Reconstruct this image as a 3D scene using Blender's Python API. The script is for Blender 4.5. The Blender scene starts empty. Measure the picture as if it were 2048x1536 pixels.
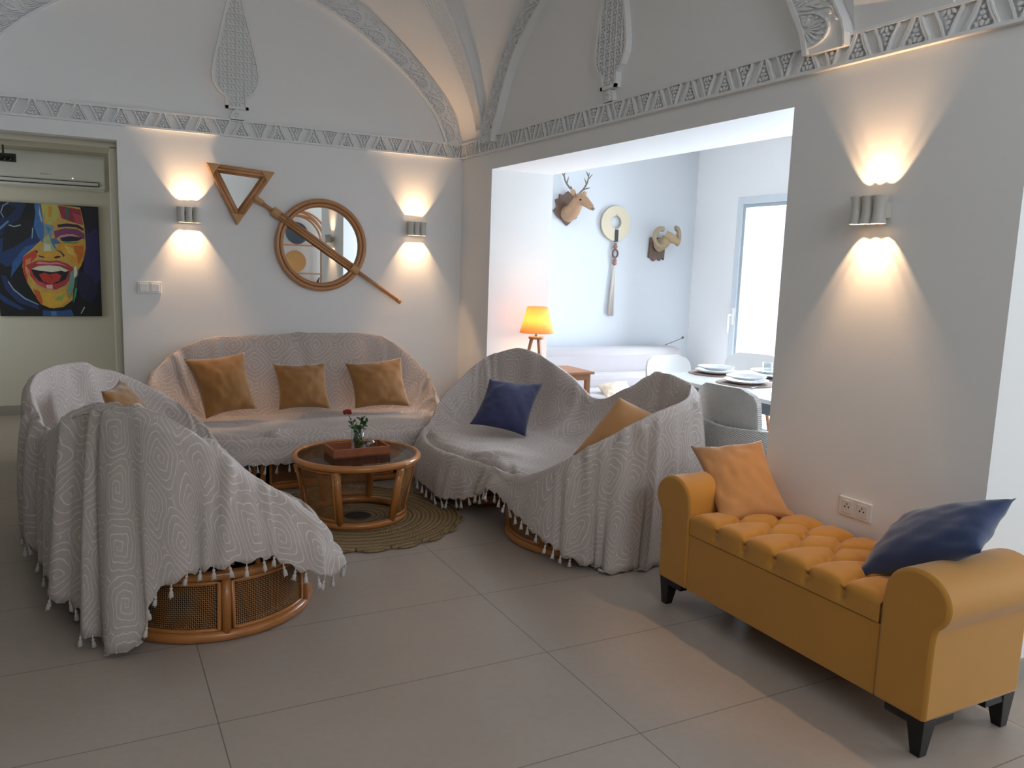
import bpy, math, random
import numpy as np
from mathutils import Vector, Matrix, Euler, noise as mn
random.seed(7)
PI = math.pi
S = bpy.context.scene
COL = S.collection
# ------------------------------------------------------------------ camera
cam_d = bpy.data.cameras.new('camera'); cam = bpy.data.objects.new('camera', cam_d); COL.objects.link(cam)
YAW, PITCH, ROLL = 0.48252777, -0.14389485, 0.03419954
fw = Vector((math.cos(PITCH)*math.sin(YAW), math.cos(PITCH)*math.cos(YAW), math.sin(PITCH)))
rt = Vector((math.cos(YAW), -math.sin(YAW), 0)); up = rt.cross(fw)
r2 = rt*math.cos(ROLL)+up*math.sin(ROLL); u2 = -rt*math.sin(ROLL)+up*math.cos(ROLL)
m = Matrix((r2, u2, -fw)).transposed().to_4x4(); m.translation = Vector((-2.706, -6.147, 1.464))
cam.matrix_world = m
cam_d.sensor_width = 36; cam_d.lens = 1622.2273/2048*36; cam_d.clip_start = .05
S.camera = cam
# ------------------------------------------------------------------ world, exposure, daylight and added fill
w = bpy.data.worlds.new('world'); S.world = w; w.use_nodes = True
bgn = w.node_tree.nodes['Background']; bgn.inputs[0].default_value = (.80, .90, 1, 1); bgn.inputs[1].default_value = 1.25
vs = S.view_settings; vs.view_transform = 'Standard'; vs.look = 'None'; vs.gamma = 1; vs.exposure = 0.44
vs.use_curve_mapping = False
def area(name, loc, rot, sx, sy, power, color):
    l = bpy.data.lights.new(name, 'AREA'); l.shape = 'RECTANGLE'; l.size = sx; l.size_y = sy; l.energy = power; l.color = color
    o = bpy.data.objects.new(name, l); COL.objects.link(o); o.location = loc; o.rotation_euler = rot
    return o
area('daylight_alcove_window', (3.9, -.1, 1.6), (0, PI/2, 0), 3.4, 3.4, 760, (.75, .87, 1))
area('daylight_alcove_side_window', (1.7, -4.22, 1.6), (PI/2, 0, 0), 1.0, 1.2, 1.5, (.72, .84, 1))
area('daylight_east_window', (3.6, -6.6, 1.45), (0, PI/2, 0), 2.2, 2.4, 58, (.86, .94, 1))
area('fill_south', (-1.3, -9.2, 1.6), (PI/2, 0, 0), 1.4, 1.7, 1.5, (.9, .96, 1))  # added fill from behind the camera, its window is made up
area('fill_south_high', (-1.7, -8.75, 3.03), (PI/2+.12, 0, 0), 1.9, .9, 31, (.88, .95, 1))  # added high fill to lift the back and right walls, no known opening
area('fill_hall_warm', (-4.9, 1.4, 1.4), (0, -PI/2, 0), 1.6, 1.4, 3, (1, .95, .78))  # unseen source, added to light the hall in pale yellow

# ------------------------------------------------------------------ helpers
def lin(h):
    h = h.lstrip('#'); c = [int(h[i:i+2], 16)/255 for i in (0, 2, 4)]
    return tuple((x/12.92 if x <= .04045 else ((x+.055)/1.055)**2.4) for x in c)+(1,)
def mat(name, col, rough=.6, metal=0, bump=0, bscale=40, noise=0, nscale=6, sheen=0, trans=0, coat=0, emit=None, estr=0, spec=.5):
    m = bpy.data.materials.new(name); m.use_nodes = True; nt = m.node_tree; N = nt.nodes; L = nt.links
    b = N['Principled BSDF']; c = lin(col) if isinstance(col, str) else tuple(col)+(1,)
    b.inputs['Base Color'].default_value = c; b.inputs['Roughness'].default_value = rough; b.inputs['Metallic'].default_value = metal
    b.inputs['Sheen Weight'].default_value = sheen; b.inputs['Transmission Weight'].default_value = trans
    b.inputs['Coat Weight'].default_value = coat; b.inputs['Specular IOR Level'].default_value = spec
    if emit: b.inputs['Emission Color'].default_value = lin(emit); b.inputs['Emission Strength'].default_value = estr
    if bump or noise:
        tc = N.new('ShaderNodeTexCoord')
    if noise:
        n = N.new('ShaderNodeTexNoise'); n.inputs['Scale'].default_value = nscale; n.inputs['Detail'].default_value = 5
        L.new(tc.outputs['Object'], n.inputs['Vector'])
        mx = N.new('ShaderNodeMix'); mx.data_type = 'RGBA'
        mx.inputs[6].default_value = tuple(x*(1-noise) for x in c[:3])+(1,); mx.inputs[7].default_value = tuple(min(1, x*(1+noise)) for x in c[:3])+(1,)
        L.new(n.outputs[0], mx.inputs[0]); L.new(mx.outputs[2], b.inputs['Base Color'])
    if bump:
        n2 = N.new('ShaderNodeTexNoise'); n2.inputs['Scale'].default_value = bscale; n2.inputs['Detail'].default_value = 4
        L.new(tc.outputs['Object'], n2.inputs['Vector'])
        bp = N.new('ShaderNodeBump'); bp.inputs['Strength'].default_value = bump; bp.inputs['Distance'].default_value = .01
        L.new(n2.outputs[0], bp.inputs['Height']); L.new(bp.outputs[0], b.inputs['Normal'])
    return m
class NT:
    """tiny node-graph helper"""
    def __init__(s, m): s.nt = m.node_tree; s.N = s.nt.nodes; s.L = s.nt.links
    def put(s, inp, v):
        if isinstance(v, (int, float)): inp.default_value = v
        elif isinstance(v, tuple): inp.default_value = v
        else: s.L.new(v, inp)
    def math(s, op, a, b=0.0, c=0.0):
        n = s.N.new('ShaderNodeMath'); n.operation = op
        s.put(n.inputs[0], a); s.put(n.inputs[1], b); s.put(n.inputs[2], c); return n.outputs[0]
    def mix(s, f, a, b):
        n = s.N.new('ShaderNodeMix'); n.data_type = 'RGBA'; s.put(n.inputs[0], f); s.put(n.inputs[6], a); s.put(n.inputs[7], b); return n.outputs[2]
    def uv(s):
        t = s.N.new('ShaderNodeTexCoord'); x = s.N.new('ShaderNodeSeparateXYZ'); s.L.new(t.outputs['UV'], x.inputs[0]); return t, x.outputs[0], x.outputs[1]
    def noise(s, vec, scale, detail=3):
        n = s.N.new('ShaderNodeTexNoise'); n.inputs['Scale'].default_value = scale; n.inputs['Detail'].default_value = detail
        s.L.new(vec, n.inputs['Vector']); return n.outputs[0]
    def bump(s, h, st, dist=.01):
        b = s.N.new('ShaderNodeBump'); b.inputs['Strength'].default_value = st; b.inputs['Distance'].default_value = dist
        s.L.new(h, b.inputs['Height']); s.L.new(b.outputs[0], s.N['Principled BSDF'].inputs['Normal'])

class MB:
    def __init__(s): s.v = []; s.f = []; s.mi = []; s.uv = []
    def add(s, vs, fs, mi=0, uvs=None):
        o = len(s.v); s.v += [tuple(p) for p in vs]; s.f += [tuple(i+o for i in f) for f in fs]; s.mi += [mi]*len(fs)
        s.uv += list(uvs) if uvs else [(p[0], p[2]) for p in vs]; return s
    def box(s, x0, x1, y0, y1, z0, z1, mi=0):
        vs = [(x0,y0,z0),(x1,y0,z0),(x1,y1,z0),(x0,y1,z0),(x0,y0,z1),(x1,y0,z1),(x1,y1,z1),(x0,y1,z1)]
        return s.add(vs, [(0,3,2,1),(4,5,6,7),(0,1,5,4),(1,2,6,5),(2,3,7,6),(3,0,4,7)], mi)
    def prism(s, poly, fn, h0, h1, mi=0):
        """poly of (a,b); fn(a,b,h)->point"""
        n = len(poly); vs = [fn(a, b, h0) for a, b in poly]+[fn(a, b, h1) for a, b in poly]
        fs = [tuple(range(n-1, -1, -1)), tuple(range(n, 2*n))]+[(i, (i+1) % n, n+(i+1) % n, n+i) for i in range(n)]
        return s.add(vs, fs, mi)
    def tube(s, pts, rad, n=10, closed=False, caps=True, mi=0, flat=1.0, upv=(0, 0, 1)):
        P = [Vector(p) for p in pts]; m = len(P)
        R = rad if isinstance(rad, (list, tuple)) else [rad]*m
        vs = []; uvs = []; nrm = None; d = 0
        for i in range(m):
            if closed: t = P[(i+1) % m]-P[i-1]
            else: t = P[min(i+1, m-1)]-P[max(i-1, 0)]
            t = t.normalized() if t.length > 1e-9 else Vector((0, 0, 1))
            if nrm is None:
                nrm = Vector(upv); 
                if abs(nrm.dot(t)) > .95: nrm = Vector((1, 0, 0))
            nrm = (nrm-t*nrm.dot(t)).normalized(); b = t.cross(nrm)
            if i: d += (P[i]-P[i-1]).length
            for k in range(n):
                a = 2*PI*k/n; vs.append(P[i]+nrm*(math.cos(a)*R[i])+b*(math.sin(a)*R[i]*flat)); uvs.append((k/n*.1, d))
        fs = []
        for i in range(m if closed else m-1):
            j = (i+1) % m
            for k in range(n):
                k2 = (k+1) % n; fs.append((i*n+k, i*n+k2, j*n+k2, j*n+k))
        if caps and not closed: fs += [tuple(range(n-1, -1, -1)), tuple(range((m-1)*n, m*n))]
        return s.add(vs, fs, mi, uvs)
    def lathe(s, prof, c=(0, 0, 0), n=32, mi=0):
        vs = []; m = len(prof)
        for r, z in prof:
            for k in range(n):
                a = 2*PI*k/n; vs.append((c[0]+r*math.cos(a), c[1]+r*math.sin(a), c[2]+z))
        fs = [(i*n+k, i*n+(k+1) % n, (i+1)*n+(k+1) % n, (i+1)*n+k) for i in range(m-1) for k in range(n)]
        return s.add(vs, fs, mi)
    def grid(s, fn, nu, nv, closed=False, mi=0, uvfn=None):
        vs = []; uvs = []
        for j in range(nv+1):
            for i in range(nu if closed else nu+1):
                a, b = i/nu, j/nv; p = fn(a, b); vs.append(p); uvs.append(uvfn(a, b) if uvfn else (a, b))
        W = nu if closed else nu+1
        fs = [(j*W+i, j*W+(i+1) % W, (j+1)*W+(i+1) % W, (j+1)*W+i) for j in range(nv) for i in range(nu)]
        return s.add(vs, fs, mi, uvs)
    def build(s, name, mats, parent=None, smooth=False, bevel=0, loc=None, rot=None, angle=None, subsurf=0):
        me = bpy.data.meshes.new(name); me.from_pydata(s.v, [], s.f); 
        if not isinstance(mats, (list, tuple)): mats = [mats]
        for mm in mats: me.materials.append(mm)
        me.polygons.foreach_set('material_index', s.mi)
        ul = me.uv_layers.new(name='UVMap'); idx = np.empty(len(me.loops), dtype=np.int32); me.loops.foreach_get('vertex_index', idx)
        ul.data.foreach_set('uv', np.array(s.uv, dtype=np.float32)[idx].ravel())
        me.validate(); me.update()
        o = bpy.data.objects.new(name, me); COL.objects.link(o)
        if smooth or angle:
            me.polygons.foreach_set('use_smooth', [True]*len(me.polygons))
        if angle: me.set_sharp_from_angle(angle=math.radians(angle))
        if bevel:
            b = o.modifiers.new('bevel', 'BEVEL'); b.width = bevel; b.segments = 2; b.limit_method = 'ANGLE'; b.angle_limit = .6
        if subsurf:
            b = o.modifiers.new('sub', 'SUBSURF'); b.levels = subsurf; b.render_levels = subsurf
        if parent: o.parent = parent
        if loc: o.location = loc
        if rot: o.rotation_euler = rot
        return o
def tag(o, label, cat, group=None, kind=None):
    if label: o['label'] = label
    if cat: o['category'] = cat
    if group: o['group'] = group
    if kind: o['kind'] = kind
    return o
def empty(name, loc=(0, 0, 0), rz=0, label=None, cat=None, group=None):
    o = bpy.data.objects.new(name, None); COL.objects.link(o); o.location = loc; o.rotation_euler = (0, 0, rz); o.empty_display_size = .1
    return tag(o, label, cat, group)
def struct(o, label=None):
    o['kind'] = 'structure'
    if label: o['label'] = label
    return o
def dup(o, parent=None):
    c = o.copy(); COL.objects.link(c)
    if parent: c.parent = parent
    for ch in o.children: dup(ch, c)
    return c
def crv(pts, n, closed=False):
    """Catmull-Rom through pts"""
    P = [np.array(p, float) for p in pts]; m = len(P); out = []
    segs = m if closed else m-1
    for i in range(n):
        t = i/(n if closed else n-1)*segs; k = min(int(t), segs-1); f = t-k
        g = (lambda j: P[j % m]) if closed else (lambda j: P[max(0, min(m-1, j))])
        a, b, c, d = g(k-1), g(k), g(k+1), g(k+2)
        out.append(.5*((2*b)+(c-a)*f+(2*a-5*b+4*c-d)*f*f+(3*b-a-3*c+d)*f**3))
    return out
def ell(cx, cy, rx, ry, n=10, rot=0):
    return [(cx+rx*math.cos(2*PI*k/n)*math.cos(rot)-ry*math.sin(2*PI*k/n)*math.sin(rot), cy+rx*math.cos(2*PI*k/n)*math.sin(rot)+ry*math.sin(2*PI*k/n)*math.cos(rot)) for k in range(n)]
def sm(x, a=0., b=1.):
    t = max(0, min(1, (x-a)/(b-a))); return t*t*(3-2*t)

# ------------------------------------------------------------------ materials
WALL = mat('white_wall_paint', (.88, .88, .875), .75, bump=.05, bscale=25)
ALCW = mat('alcove_wall_daylight_tone', (.66, .69, .72), .75)  # daylight tint and a damped brightness put into the wall colour
DIM = mat('darkened_left_wall', (.27, .25, .20), .8)  # unseen left wall, darkened to cut its bounce on the left foreground
PLAST = mat('carved_white_plaster', (.86, .86, .855), .8, bump=.12, bscale=90)
CEIL = mat('ceiling_paint', (.86, .855, .85), .8, bump=.04, bscale=12)
HALL = mat('hall_wall_paint', (.66, .62, .50), .8)
BASEB = mat('grey_tile_skirting', '#9c978d', .45)
RATTAN = mat('honey_rattan', (.46, .175, .045), .28, noise=.28, nscale=14, coat=.25)
RATTAN_L = mat('pale_rattan_binding', (.52, .25, .085), .38, noise=.2, nscale=60, bump=.3, bscale=200)
MIRW = mat('mirror_cane_frame', (.50, .24, .10), .34, noise=.15, nscale=12, coat=.15)
MIRL = mat('mirror_cane_binding', (.56, .31, .13), .4, bump=.3, bscale=220)
DARK = mat('matte_black', '#0c0a0a', .9)  # shared black, also for the shade inside the seat bases
MUST = mat('mustard_velvet', (.29, .122, .018), .72, noise=.08, nscale=9, sheen=.5, bump=.08, bscale=300)
TAN = mat('tan_mustard_cotton', (.52, .25, .085), .75, noise=.06, nscale=9, sheen=.3, bump=.08, bscale=300)
NAVY = mat('navy_woven_cotton', (.024, .027, .085), .85, noise=.2, nscale=30, sheen=.3, bump=.25, bscale=260)
NAVYV = mat('navy_velvet', (.010, .032, .115), .7, noise=.15, nscale=8, sheen=.5, bump=.1, bscale=200)
VELV = mat('mustard_bench_velvet', (.52, .232, .026), .68, noise=.07, nscale=5, sheen=.25, bump=.06, bscale=350)
BLACKW = mat('black_wood_feet', '#0d0b0a', .35)
WOODL = mat('light_brown_wood', (.36, .17, .08), .5, noise=.25, nscale=18)
WOODT = mat('tray_wood', (.33, .105, .045), .4, noise=.3, nscale=20)
WHITEP = mat('white_plastic', (.80, .80, .79), .35)
CERAM = mat('white_ceramic', (.85, .86, .87), .15, coat=.3)
SCIN = mat('sconce_inside', (.16, .15, .13), .5)
SCONCE = mat('white_sconce_enamel', (.62, .60, .55), .5)
SOFAG = mat('pale_mauve_upholstery', (.52, .48, .49), .9, noise=.05, nscale=7, sheen=.2)
MIRROR = mat('mirror_glass', (.86, .88, .87), .015, metal=1)
CHROME = mat('steel', (.6, .6, .6), .25, metal=1)
TABLEW = mat('white_table_laminate', (.78, .79, .80), .3)
GREYD = mat('grey_table_frame', (.16, .18, .20), .5)
MATW = mat('brown_woven_placemat', (.32, .22, .17), .8, bump=.4, bscale=120)
GREEN = mat('leaf_green', (.035, .10, .02), .5, noise=.3, nscale=40)
RED = mat('rose_red', (.25, .008, .012), .55)
ALU = mat('white_window_frame', (.66, .72, .76), .35)
ROPE = mat('cream_cotton_cord', (.72, .66, .60), .85)
CREAM = mat('cream_painted_disc', (.66, .58, .42), .6, noise=.05)
def glassmat(name, tint=(1, 1, 1), gl=.08):
    m = bpy.data.materials.new(name); m.use_nodes = True; N = m.node_tree.nodes; L = m.node_tree.links; N.remove(N['Principled BSDF'])
    t = N.new('ShaderNodeBsdfTransparent'); t.inputs[0].default_value = tuple(tint)+(1,)
    g = N.new('ShaderNodeBsdfGlossy'); g.inputs['Roughness'].default_value = .03
    f = N.new('ShaderNodeLayerWeight'); f.inputs[0].default_value = .12
    a = N.new('ShaderNodeMath'); a.operation = 'MULTIPLY_ADD'; a.inputs[1].default_value = .45; a.inputs[2].default_value = gl*.3
    mx = N.new('ShaderNodeMixShader'); L.new(f.outputs[1], a.inputs[0]); L.new(a.outputs[0], mx.inputs[0]); L.new(t.outputs[0], mx.inputs[1]); L.new(g.outputs[0], mx.inputs[2])
    L.new(mx.outputs[0], N['Material Output'].inputs[0]); return m
PANE = glassmat('window_glass'); TGLASS = glassmat('smoked_table_glass', (.50, .40, .33), .3); VGLASS = glassmat('clear_vase_glass', (.93, .96, .96), .2)
def emis(name, col, st):
    m = bpy.data.materials.new(name); m.use_nodes = True; N = m.node_tree.nodes; b = N['Principled BSDF']
    b.inputs['Emission Color'].default_value = tuple(col)+(1,); b.inputs['Emission Strength'].default_value = st; return m
BULB = emis('lit_bulb', (1, .72, .42), 30)
def floor_mat():
    m = mat('large_grey_floor_tile', (.40, .37, .33), .38); g = NT(m); b = g.N['Principled BSDF']
    tc = g.N.new('ShaderNodeTexCoord'); x = g.N.new('ShaderNodeSeparateXYZ'); g.L.new(tc.outputs['Object'], x.inputs[0])
    def line(o, off, per, wd):
        a = g.math('MODULO', g.math('ADD', o, 120*per-off), per); a = g.math('MINIMUM', a, g.math('SUBTRACT', per, a)); return g.math('LESS_THAN', a, wd)
    ln = g.math('MAXIMUM', line(x.outputs[0], -1.190, 1.2, .0017), line(x.outputs[1], -3.019, .6, .0017))
    n1 = g.noise(tc.outputs['Object'], 2.2, 6); n2 = g.noise(tc.outputs['Object'], 34, 5)
    c = g.mix(n1, (.40, .325, .27, 1), (.49, .405, .34, 1)); c2 = g.mix(g.math('MULTIPLY', n2, .35), c, (.30, .28, .25, 1))
    c3 = g.mix(ln, c2, (.15, .13, .11, 1)); g.L.new(c3, b.inputs['Base Color'])
    g.put(b.inputs['Roughness'], g.math('MULTIPLY_ADD', n2, .15, .33))
    g.bump(g.math('SUBTRACT', g.math('MULTIPLY', n2, .12), ln), .25, .002); return m
FLOOR = floor_mat()
def throw_mat():
    m = mat('grey_throw_with_pale_key_pattern', (.45, .41, .38), .92, sheen=.2); g = NT(m); b = g.N['Principled BSDF']
    tc, u, v = g.uv(); nz = g.noise(tc.outputs['UV'], 7, 2)
    nz2 = g.noise(tc.outputs['UV'], 5.3, 2)
    C = .245
    uu = g.math('ADD', g.math('MULTIPLY_ADD', nz, .075, -.037), u); vv = g.math('ADD', g.math('MULTIPLY_ADD', nz2, .075, -.037), v)
    # diagonal lattice of square spirals, each alternating in hand
    a = g.math('DIVIDE', g.math('ADD', uu, vv), C*1.2); bb = g.math('DIVIDE', g.math('SUBTRACT', uu, vv), C*1.2)
    fa = g.math('SUBTRACT', g.math('FRACT', g.math('ADD', a, 50.)), .5); fb = g.math('SUBTRACT', g.math('FRACT', g.math('ADD', bb, 50.)), .5)
    p = g.math('POWER', g.math('ADD', g.math('POWER', g.math('ABSOLUTE', fa), 5.), g.math('POWER', g.math('ABSOLUTE', fb), 5.)), .2)
    ang = g.math('DIVIDE', g.math('ARCTAN2', fb, fa), 2*PI)
    fr = g.math('FRACT', g.math('ADD', g.math('MULTIPLY_ADD', p, 8.5, 10.), ang))
    ln = g.math('LESS_THAN', fr, .15)
    mot = g.noise(tc.outputs['UV'], 60, 3)
    base = g.mix(mot, (.43, .36, .325, 1), (.57, .49, .45, 1))
    c = g.mix(g.math('MULTIPLY', ln, .58), base, (.80, .76, .72, 1)); g.L.new(c, b.inputs['Base Color'])
    fine = g.noise(tc.outputs['UV'], 420, 2)
    g.bump(g.math('ADD', g.math('MULTIPLY', ln, .5), fine), .22, .003); return m
THROW = throw_mat()
TASSEL = mat('cream_tassel_cotton', (.60, .56, .53), .9)
def cane_mat():
    m = mat('woven_cane_webbing', (.34, .15, .045), .5); g = NT(m); b = g.N['Principled BSDF']
    tc, u, v = g.uv(); k = 2*PI/.0165
    h = g.math('MULTIPLY', g.math('SINE', g.math('MULTIPLY', u, k)), g.math('SINE', g.math('MULTIPLY', v, k)))
    hole = g.math('GREATER_THAN', g.math('ABSOLUTE', h), .42)
    h2 = g.math('SINE', g.math('MULTIPLY', g.math('ADD', u, v), k)); c = g.mix(g.math('MULTIPLY_ADD', h2, .5, .5), (.24, .10, .03, 1), (.46, .22, .075, 1))
    g.L.new(c, b.inputs['Base Color']); t = g.N.new('ShaderNodeBsdfTransparent'); mx = g.N.new('ShaderNodeMixShader')
    g.L.new(hole, mx.inputs[0]); g.L.new(b.outputs[0], mx.inputs[1]); g.L.new(t.outputs[0], mx.inputs[2]); g.L.new(mx.outputs[0], g.N['Material Output'].inputs[0])
    return m
CANE = cane_mat()
def weave_mat(name, c1, c2, pu=.012, pv=.012):
    m = mat(name, c1, .6); g = NT(m); tc, u, v = g.uv()
    a = g.math('SINE', g.math('MULTIPLY', u, 2*PI/pu)); bb = g.math('SINE', g.math('MULTIPLY', v, 2*PI/pv)); h = g.math('MULTIPLY', a, bb)
    g.L.new(g.mix(g.math('MULTIPLY_ADD', h, .5, .5), lin(c1), lin(c2)), g.N['Principled BSDF'].inputs['Base Color']); g.bump(h, .7, .004); return m
WEAVE = weave_mat('grey_woven_resin', '#c9c5bf', '#eceae6', .018, .011)
def jute_mat():
    m = mat('coiled_jute', (.34, .23, .10), .9); g = NT(m)
    tc = g.N.new('ShaderNodeTexCoord'); x = g.N.new('ShaderNodeSeparateXYZ'); g.L.new(tc.outputs['Object'], x.inputs[0])
    r = g.math('SQRT', g.math('ADD', g.math('POWER', x.outputs[0], 2.), g.math('POWER', x.outputs[1], 2.)))
    an = g.math('ARCTAN2', x.outputs[1], x.outputs[0])
    ring = g.math('ABSOLUTE', g.math('SINE', g.math('MULTIPLY', r, PI/.026)))
    br = g.math('ABSOLUTE', g.math('SINE', g.math('ADD', g.math('MULTIPLY', an, 60.), g.math('MULTIPLY', r, 120.))))
    h = g.math('ADD', ring, g.math('MULTIPLY', br, .4)); nz = g.noise(tc.outputs['Object'], 25, 4)
    c = g.mix(g.math('POWER', ring, .5), (.09, .055, .022, 1), (.37, .24, .11, 1)); c = g.mix(g.math('MULTIPLY', nz, .5), c, (.23, .16, .075, 1))
    c = g.mix(g.math('LESS_THAN', r, .075), c, (.06, .035, .018, 1))
    g.L.new(c, g.N['Principled BSDF'].inputs['Base Color']); g.bump(h, .9, .008); return m
JUTE = jute_mat()
def shade_mat():
    m = bpy.data.materials.new('yellow_lamp_shade'); m.use_nodes = True; N = m.node_tree.nodes; L = m.node_tree.links
    b = N['Principled BSDF']; b.inputs['Base Color'].default_value = (.9, .58, .26, 1); b.inputs['Roughness'].default_value = .8
    t = N.new('ShaderNodeBsdfTranslucent'); t.inputs[0].default_value = (1, .64, .30, 1); mx = N.new('ShaderNodeMixShader'); mx.inputs[0].default_value = .6
    L.new(b.outputs[0], mx.inputs[1]); L.new(t.outputs[0], mx.inputs[2]); L.new(mx.outputs[0], N['Material Output'].inputs[0]); return m
SHADE = shade_mat()

# ================================================================== ROOM SHELL
YE = -4.511          # end of the right wall
def wallbox(name, *a, m=WALL): return struct(MB().box(*a).build(name, m))
struct(MB().box(-5.2, 4.2, -9.6, 2.6, -.05, 0).build('floor', FLOOR))
# back wall (A): y=0, doorway x -3.45..-2.503, z<2.204
mb = MB(); mb.box(-2.503, 0, 0, .5, 0, 4.3); mb.box(-3.45, -2.503, 0, .5, 2.204, 4.3); mb.box(-3.7, -3.45, 0, .5, 0, 4.3)
struct(mb.build('wall_back', WALL))
# right wall (B): x=0, wide opening y -.543..-3.494, z<2.178
mb = MB(); mb.box(0, .53, -.543, 0, 0, 4.3); mb.box(0, .53, -3.494, -.543, 2.178, 4.3); mb.box(0, .53, YE, -3.494, 0, 4.3)
struct(mb.build('wall_right', WALL))
mb = MB(); mb.box(.53, 1.15, YE, -4.0, 0, 4.3); mb.box(2.25, 3.6, YE, -4.0, 0, 4.3); mb.box(1.15, 2.25, YE, -4.3, 0, 4.3); mb.box(1.15, 2.25, -4.3, -4.0, 0, .95); mb.box(1.15, 2.25, -4.3, -4.0, 2.25, 4.3)
struct(mb.build('wall_return', WALL))
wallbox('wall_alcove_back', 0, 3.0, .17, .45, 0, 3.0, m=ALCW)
# alcove east wall with the glazed door
mb = MB(); mb.box(2.55, 2.75, -.42, .17, 0, 3.0); mb.box(2.55, 2.75, -2.55, -.42, 2.15, 3.0); mb.box(2.55, 2.75, -4.0, -2.55, 0, 3.0)
struct(mb.build('wall_alcove_east', WALL))
struct(MB().box(.53, 2.75, -4.0, .45, 2.72, 2.9).build('ceiling_alcove', CEIL))
# left wall, rear wall, east wall of the living room (behind / beside the camera)
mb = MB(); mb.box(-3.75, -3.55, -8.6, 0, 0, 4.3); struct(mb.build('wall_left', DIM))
mb = MB(); mb.box(-3.7, -1.7, -8.6, -8.4, 0, 2.55); mb.box(-.9, 3.6, -8.6, -8.4, 0, 2.55); mb.box(-1.7, -.9, -8.6, -8.4, 2.3, 2.55); mb.box(-1.7, -.9, -8.6, -8.4, 0, .9); mb.box(-3.7, -2.7, -8.6, -8.4, 2.55, 3.5); mb.box(-.7, 3.6, -8.6, -8.4, 2.55, 3.5); mb.box(-3.7, 3.6, -8.6, -8.4, 3.5, 4.3)
struct(mb.build('wall_south', WALL))
mb = MB(); mb.box(3.0, 3.2, -5.4, YE, 0, 3.2); mb.box(3.0, 3.2, -7.8, -5.4, 2.5, 3.2); mb.box(3.0, 3.2, -8.6, -7.8, 0, 3.2); mb.box(3.0, 3.2, -7.8, -5.4, 0, .4)
struct(mb.build('wall_east', WALL))
struct(MB().box(0, 3.4, -8.6, YE, 2.85, 3.0).build('ceiling_side', CEIL))
struct(MB().box(-.0, .12, -8.6, YE, 2.42, 4.3).build('wall_beam', WALL))
# hall behind the doorway
mb = MB(); mb.box(-5.0, -1.6, 2.221, 2.4, 0, 2.75); mb.box(-1.8, -1.6, .5, 2.3, 0, 2.75)
struct(mb.build('wall_hall', HALL))
mb = MB(); mb.box(-4.4, -4.2, .5, .8, 0, 2.75); mb.box(-4.4, -4.2, .8, 2.0, 2.2, 2.75); mb.box(-4.4, -4.2, .8, 2.0, 0, .5); mb.box(-4.4, -4.2, 2.0, 2.3, 0, 2.75); mb.box(-4.4, -3.7, .3, .5, 0, 2.75)
struct(mb.build('wall_hall_end', HALL))
struct(MB().box(-4.4, -1.6, .3, 2.4, 2.7, 2.85).build('ceiling_hall', CEIL))
struct(MB().box(-4.4, -1.8, 2.206, 2.221, 0, .085).build('baseboard_hall', BASEB))
struct(MB().box(-2.503, 0, -.012, 0, 0, .08).build('baseboard_back', BASEB))
struct(MB().box(-.012, 0, YE, -3.494, 0, .08).build('baseboard_right', BASEB))
struct(MB().box(-.012, 3.0, YE-.012, YE, 0, .08).build('baseboard_return', BASEB))
struct(MB().box(0, 2.55, .158, .17, 0, .08).build('baseboard_alcove', BASEB))
# rebated plaster moulding around the doorway
mb = MB(); mb.box(-2.545, -2.503, .14, .5, 0, 2.17); mb.box(-3.45, -2.503, .14, .5, 2.165, 2.204)
struct(mb.build('trim_doorway', HALL))

# --------------------------------------------------------------- vaulted ceiling
A_out = [(-1.72+1.75-1.72-.03, 2.35)]
def half(prof, c): return [(c+d, z) for d, z in prof]+[(c-d, z) for d, z in prof[::-1][1:]]
pA = [(1.745, 2.30), (1.735, 2.42), (1.711, 2.50), (1.65, 2.66), (1.47, 2.87), (1.217, 3.094), (1.0, 3.255), (.86, 3.345), (.5, 3.50), (0, 3.60)]
pAi = [(1.60, 2.30), (1.585, 2.42), (1.556, 2.49), (1.476, 2.64), (1.275, 2.855), (1.03, 3.035), (.8, 3.175), (.6, 3.265), (.35, 3.34), (0, 3.39)]
pF = [(1.75, 2.30), (1.745, 2.42), (1.72, 2.55), (1.69, 2.665), (1.642, 2.84), (1.53, 3.11), (1.41, 3.34), (1.2, 3.62), (.8, 3.95), (0, 4.2)]
pB = [(1.68, 2.30), (1.675, 2.42), (1.615, 2.54), (1.36, 2.93), (1.0, 3.225), (.7, 3.40), (.35, 3.53), (0, 3.57)]
pBi = [(1.48, 2.30), (1.455, 2.42), (1.40, 2.53), (1.17, 2.89), (.78, 3.16), (.5, 3.29), (.25, 3.36), (0, 3.38)]
ZZ = 0
cA = crv(half(pA, -1.75), 121); cAi = crv(half(pAi, -1.75), 121); cF = crv(half(pF, -1.75), 121)
cB = crv(half(pB, -2.10), 121); cBi = crv(half(pBi, -2.10), 121)       # first coordinate runs along the wall
def seam(u, v):   # strip between wall arch (v=0,y=0) and front arch (v=1,y=-.42)
    k = u*120; i = min(int(k), 119); f = k-i
    a = cA[i]*(1-f)+cA[i+1]*f; b = cF[i]*(1-f)+cF[i+1]*f; p = a*(1-v)+b*v
    return (p[0], -.42*v, p[1])
mb = MB(); mb.grid(lambda u, v: seam(u, v), 120, 8)
mb.grid(lambda u, v: (seam(u, v)[0], -4.2-seam(u, v)[1], seam(u, v)[2]), 120, 8)
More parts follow.
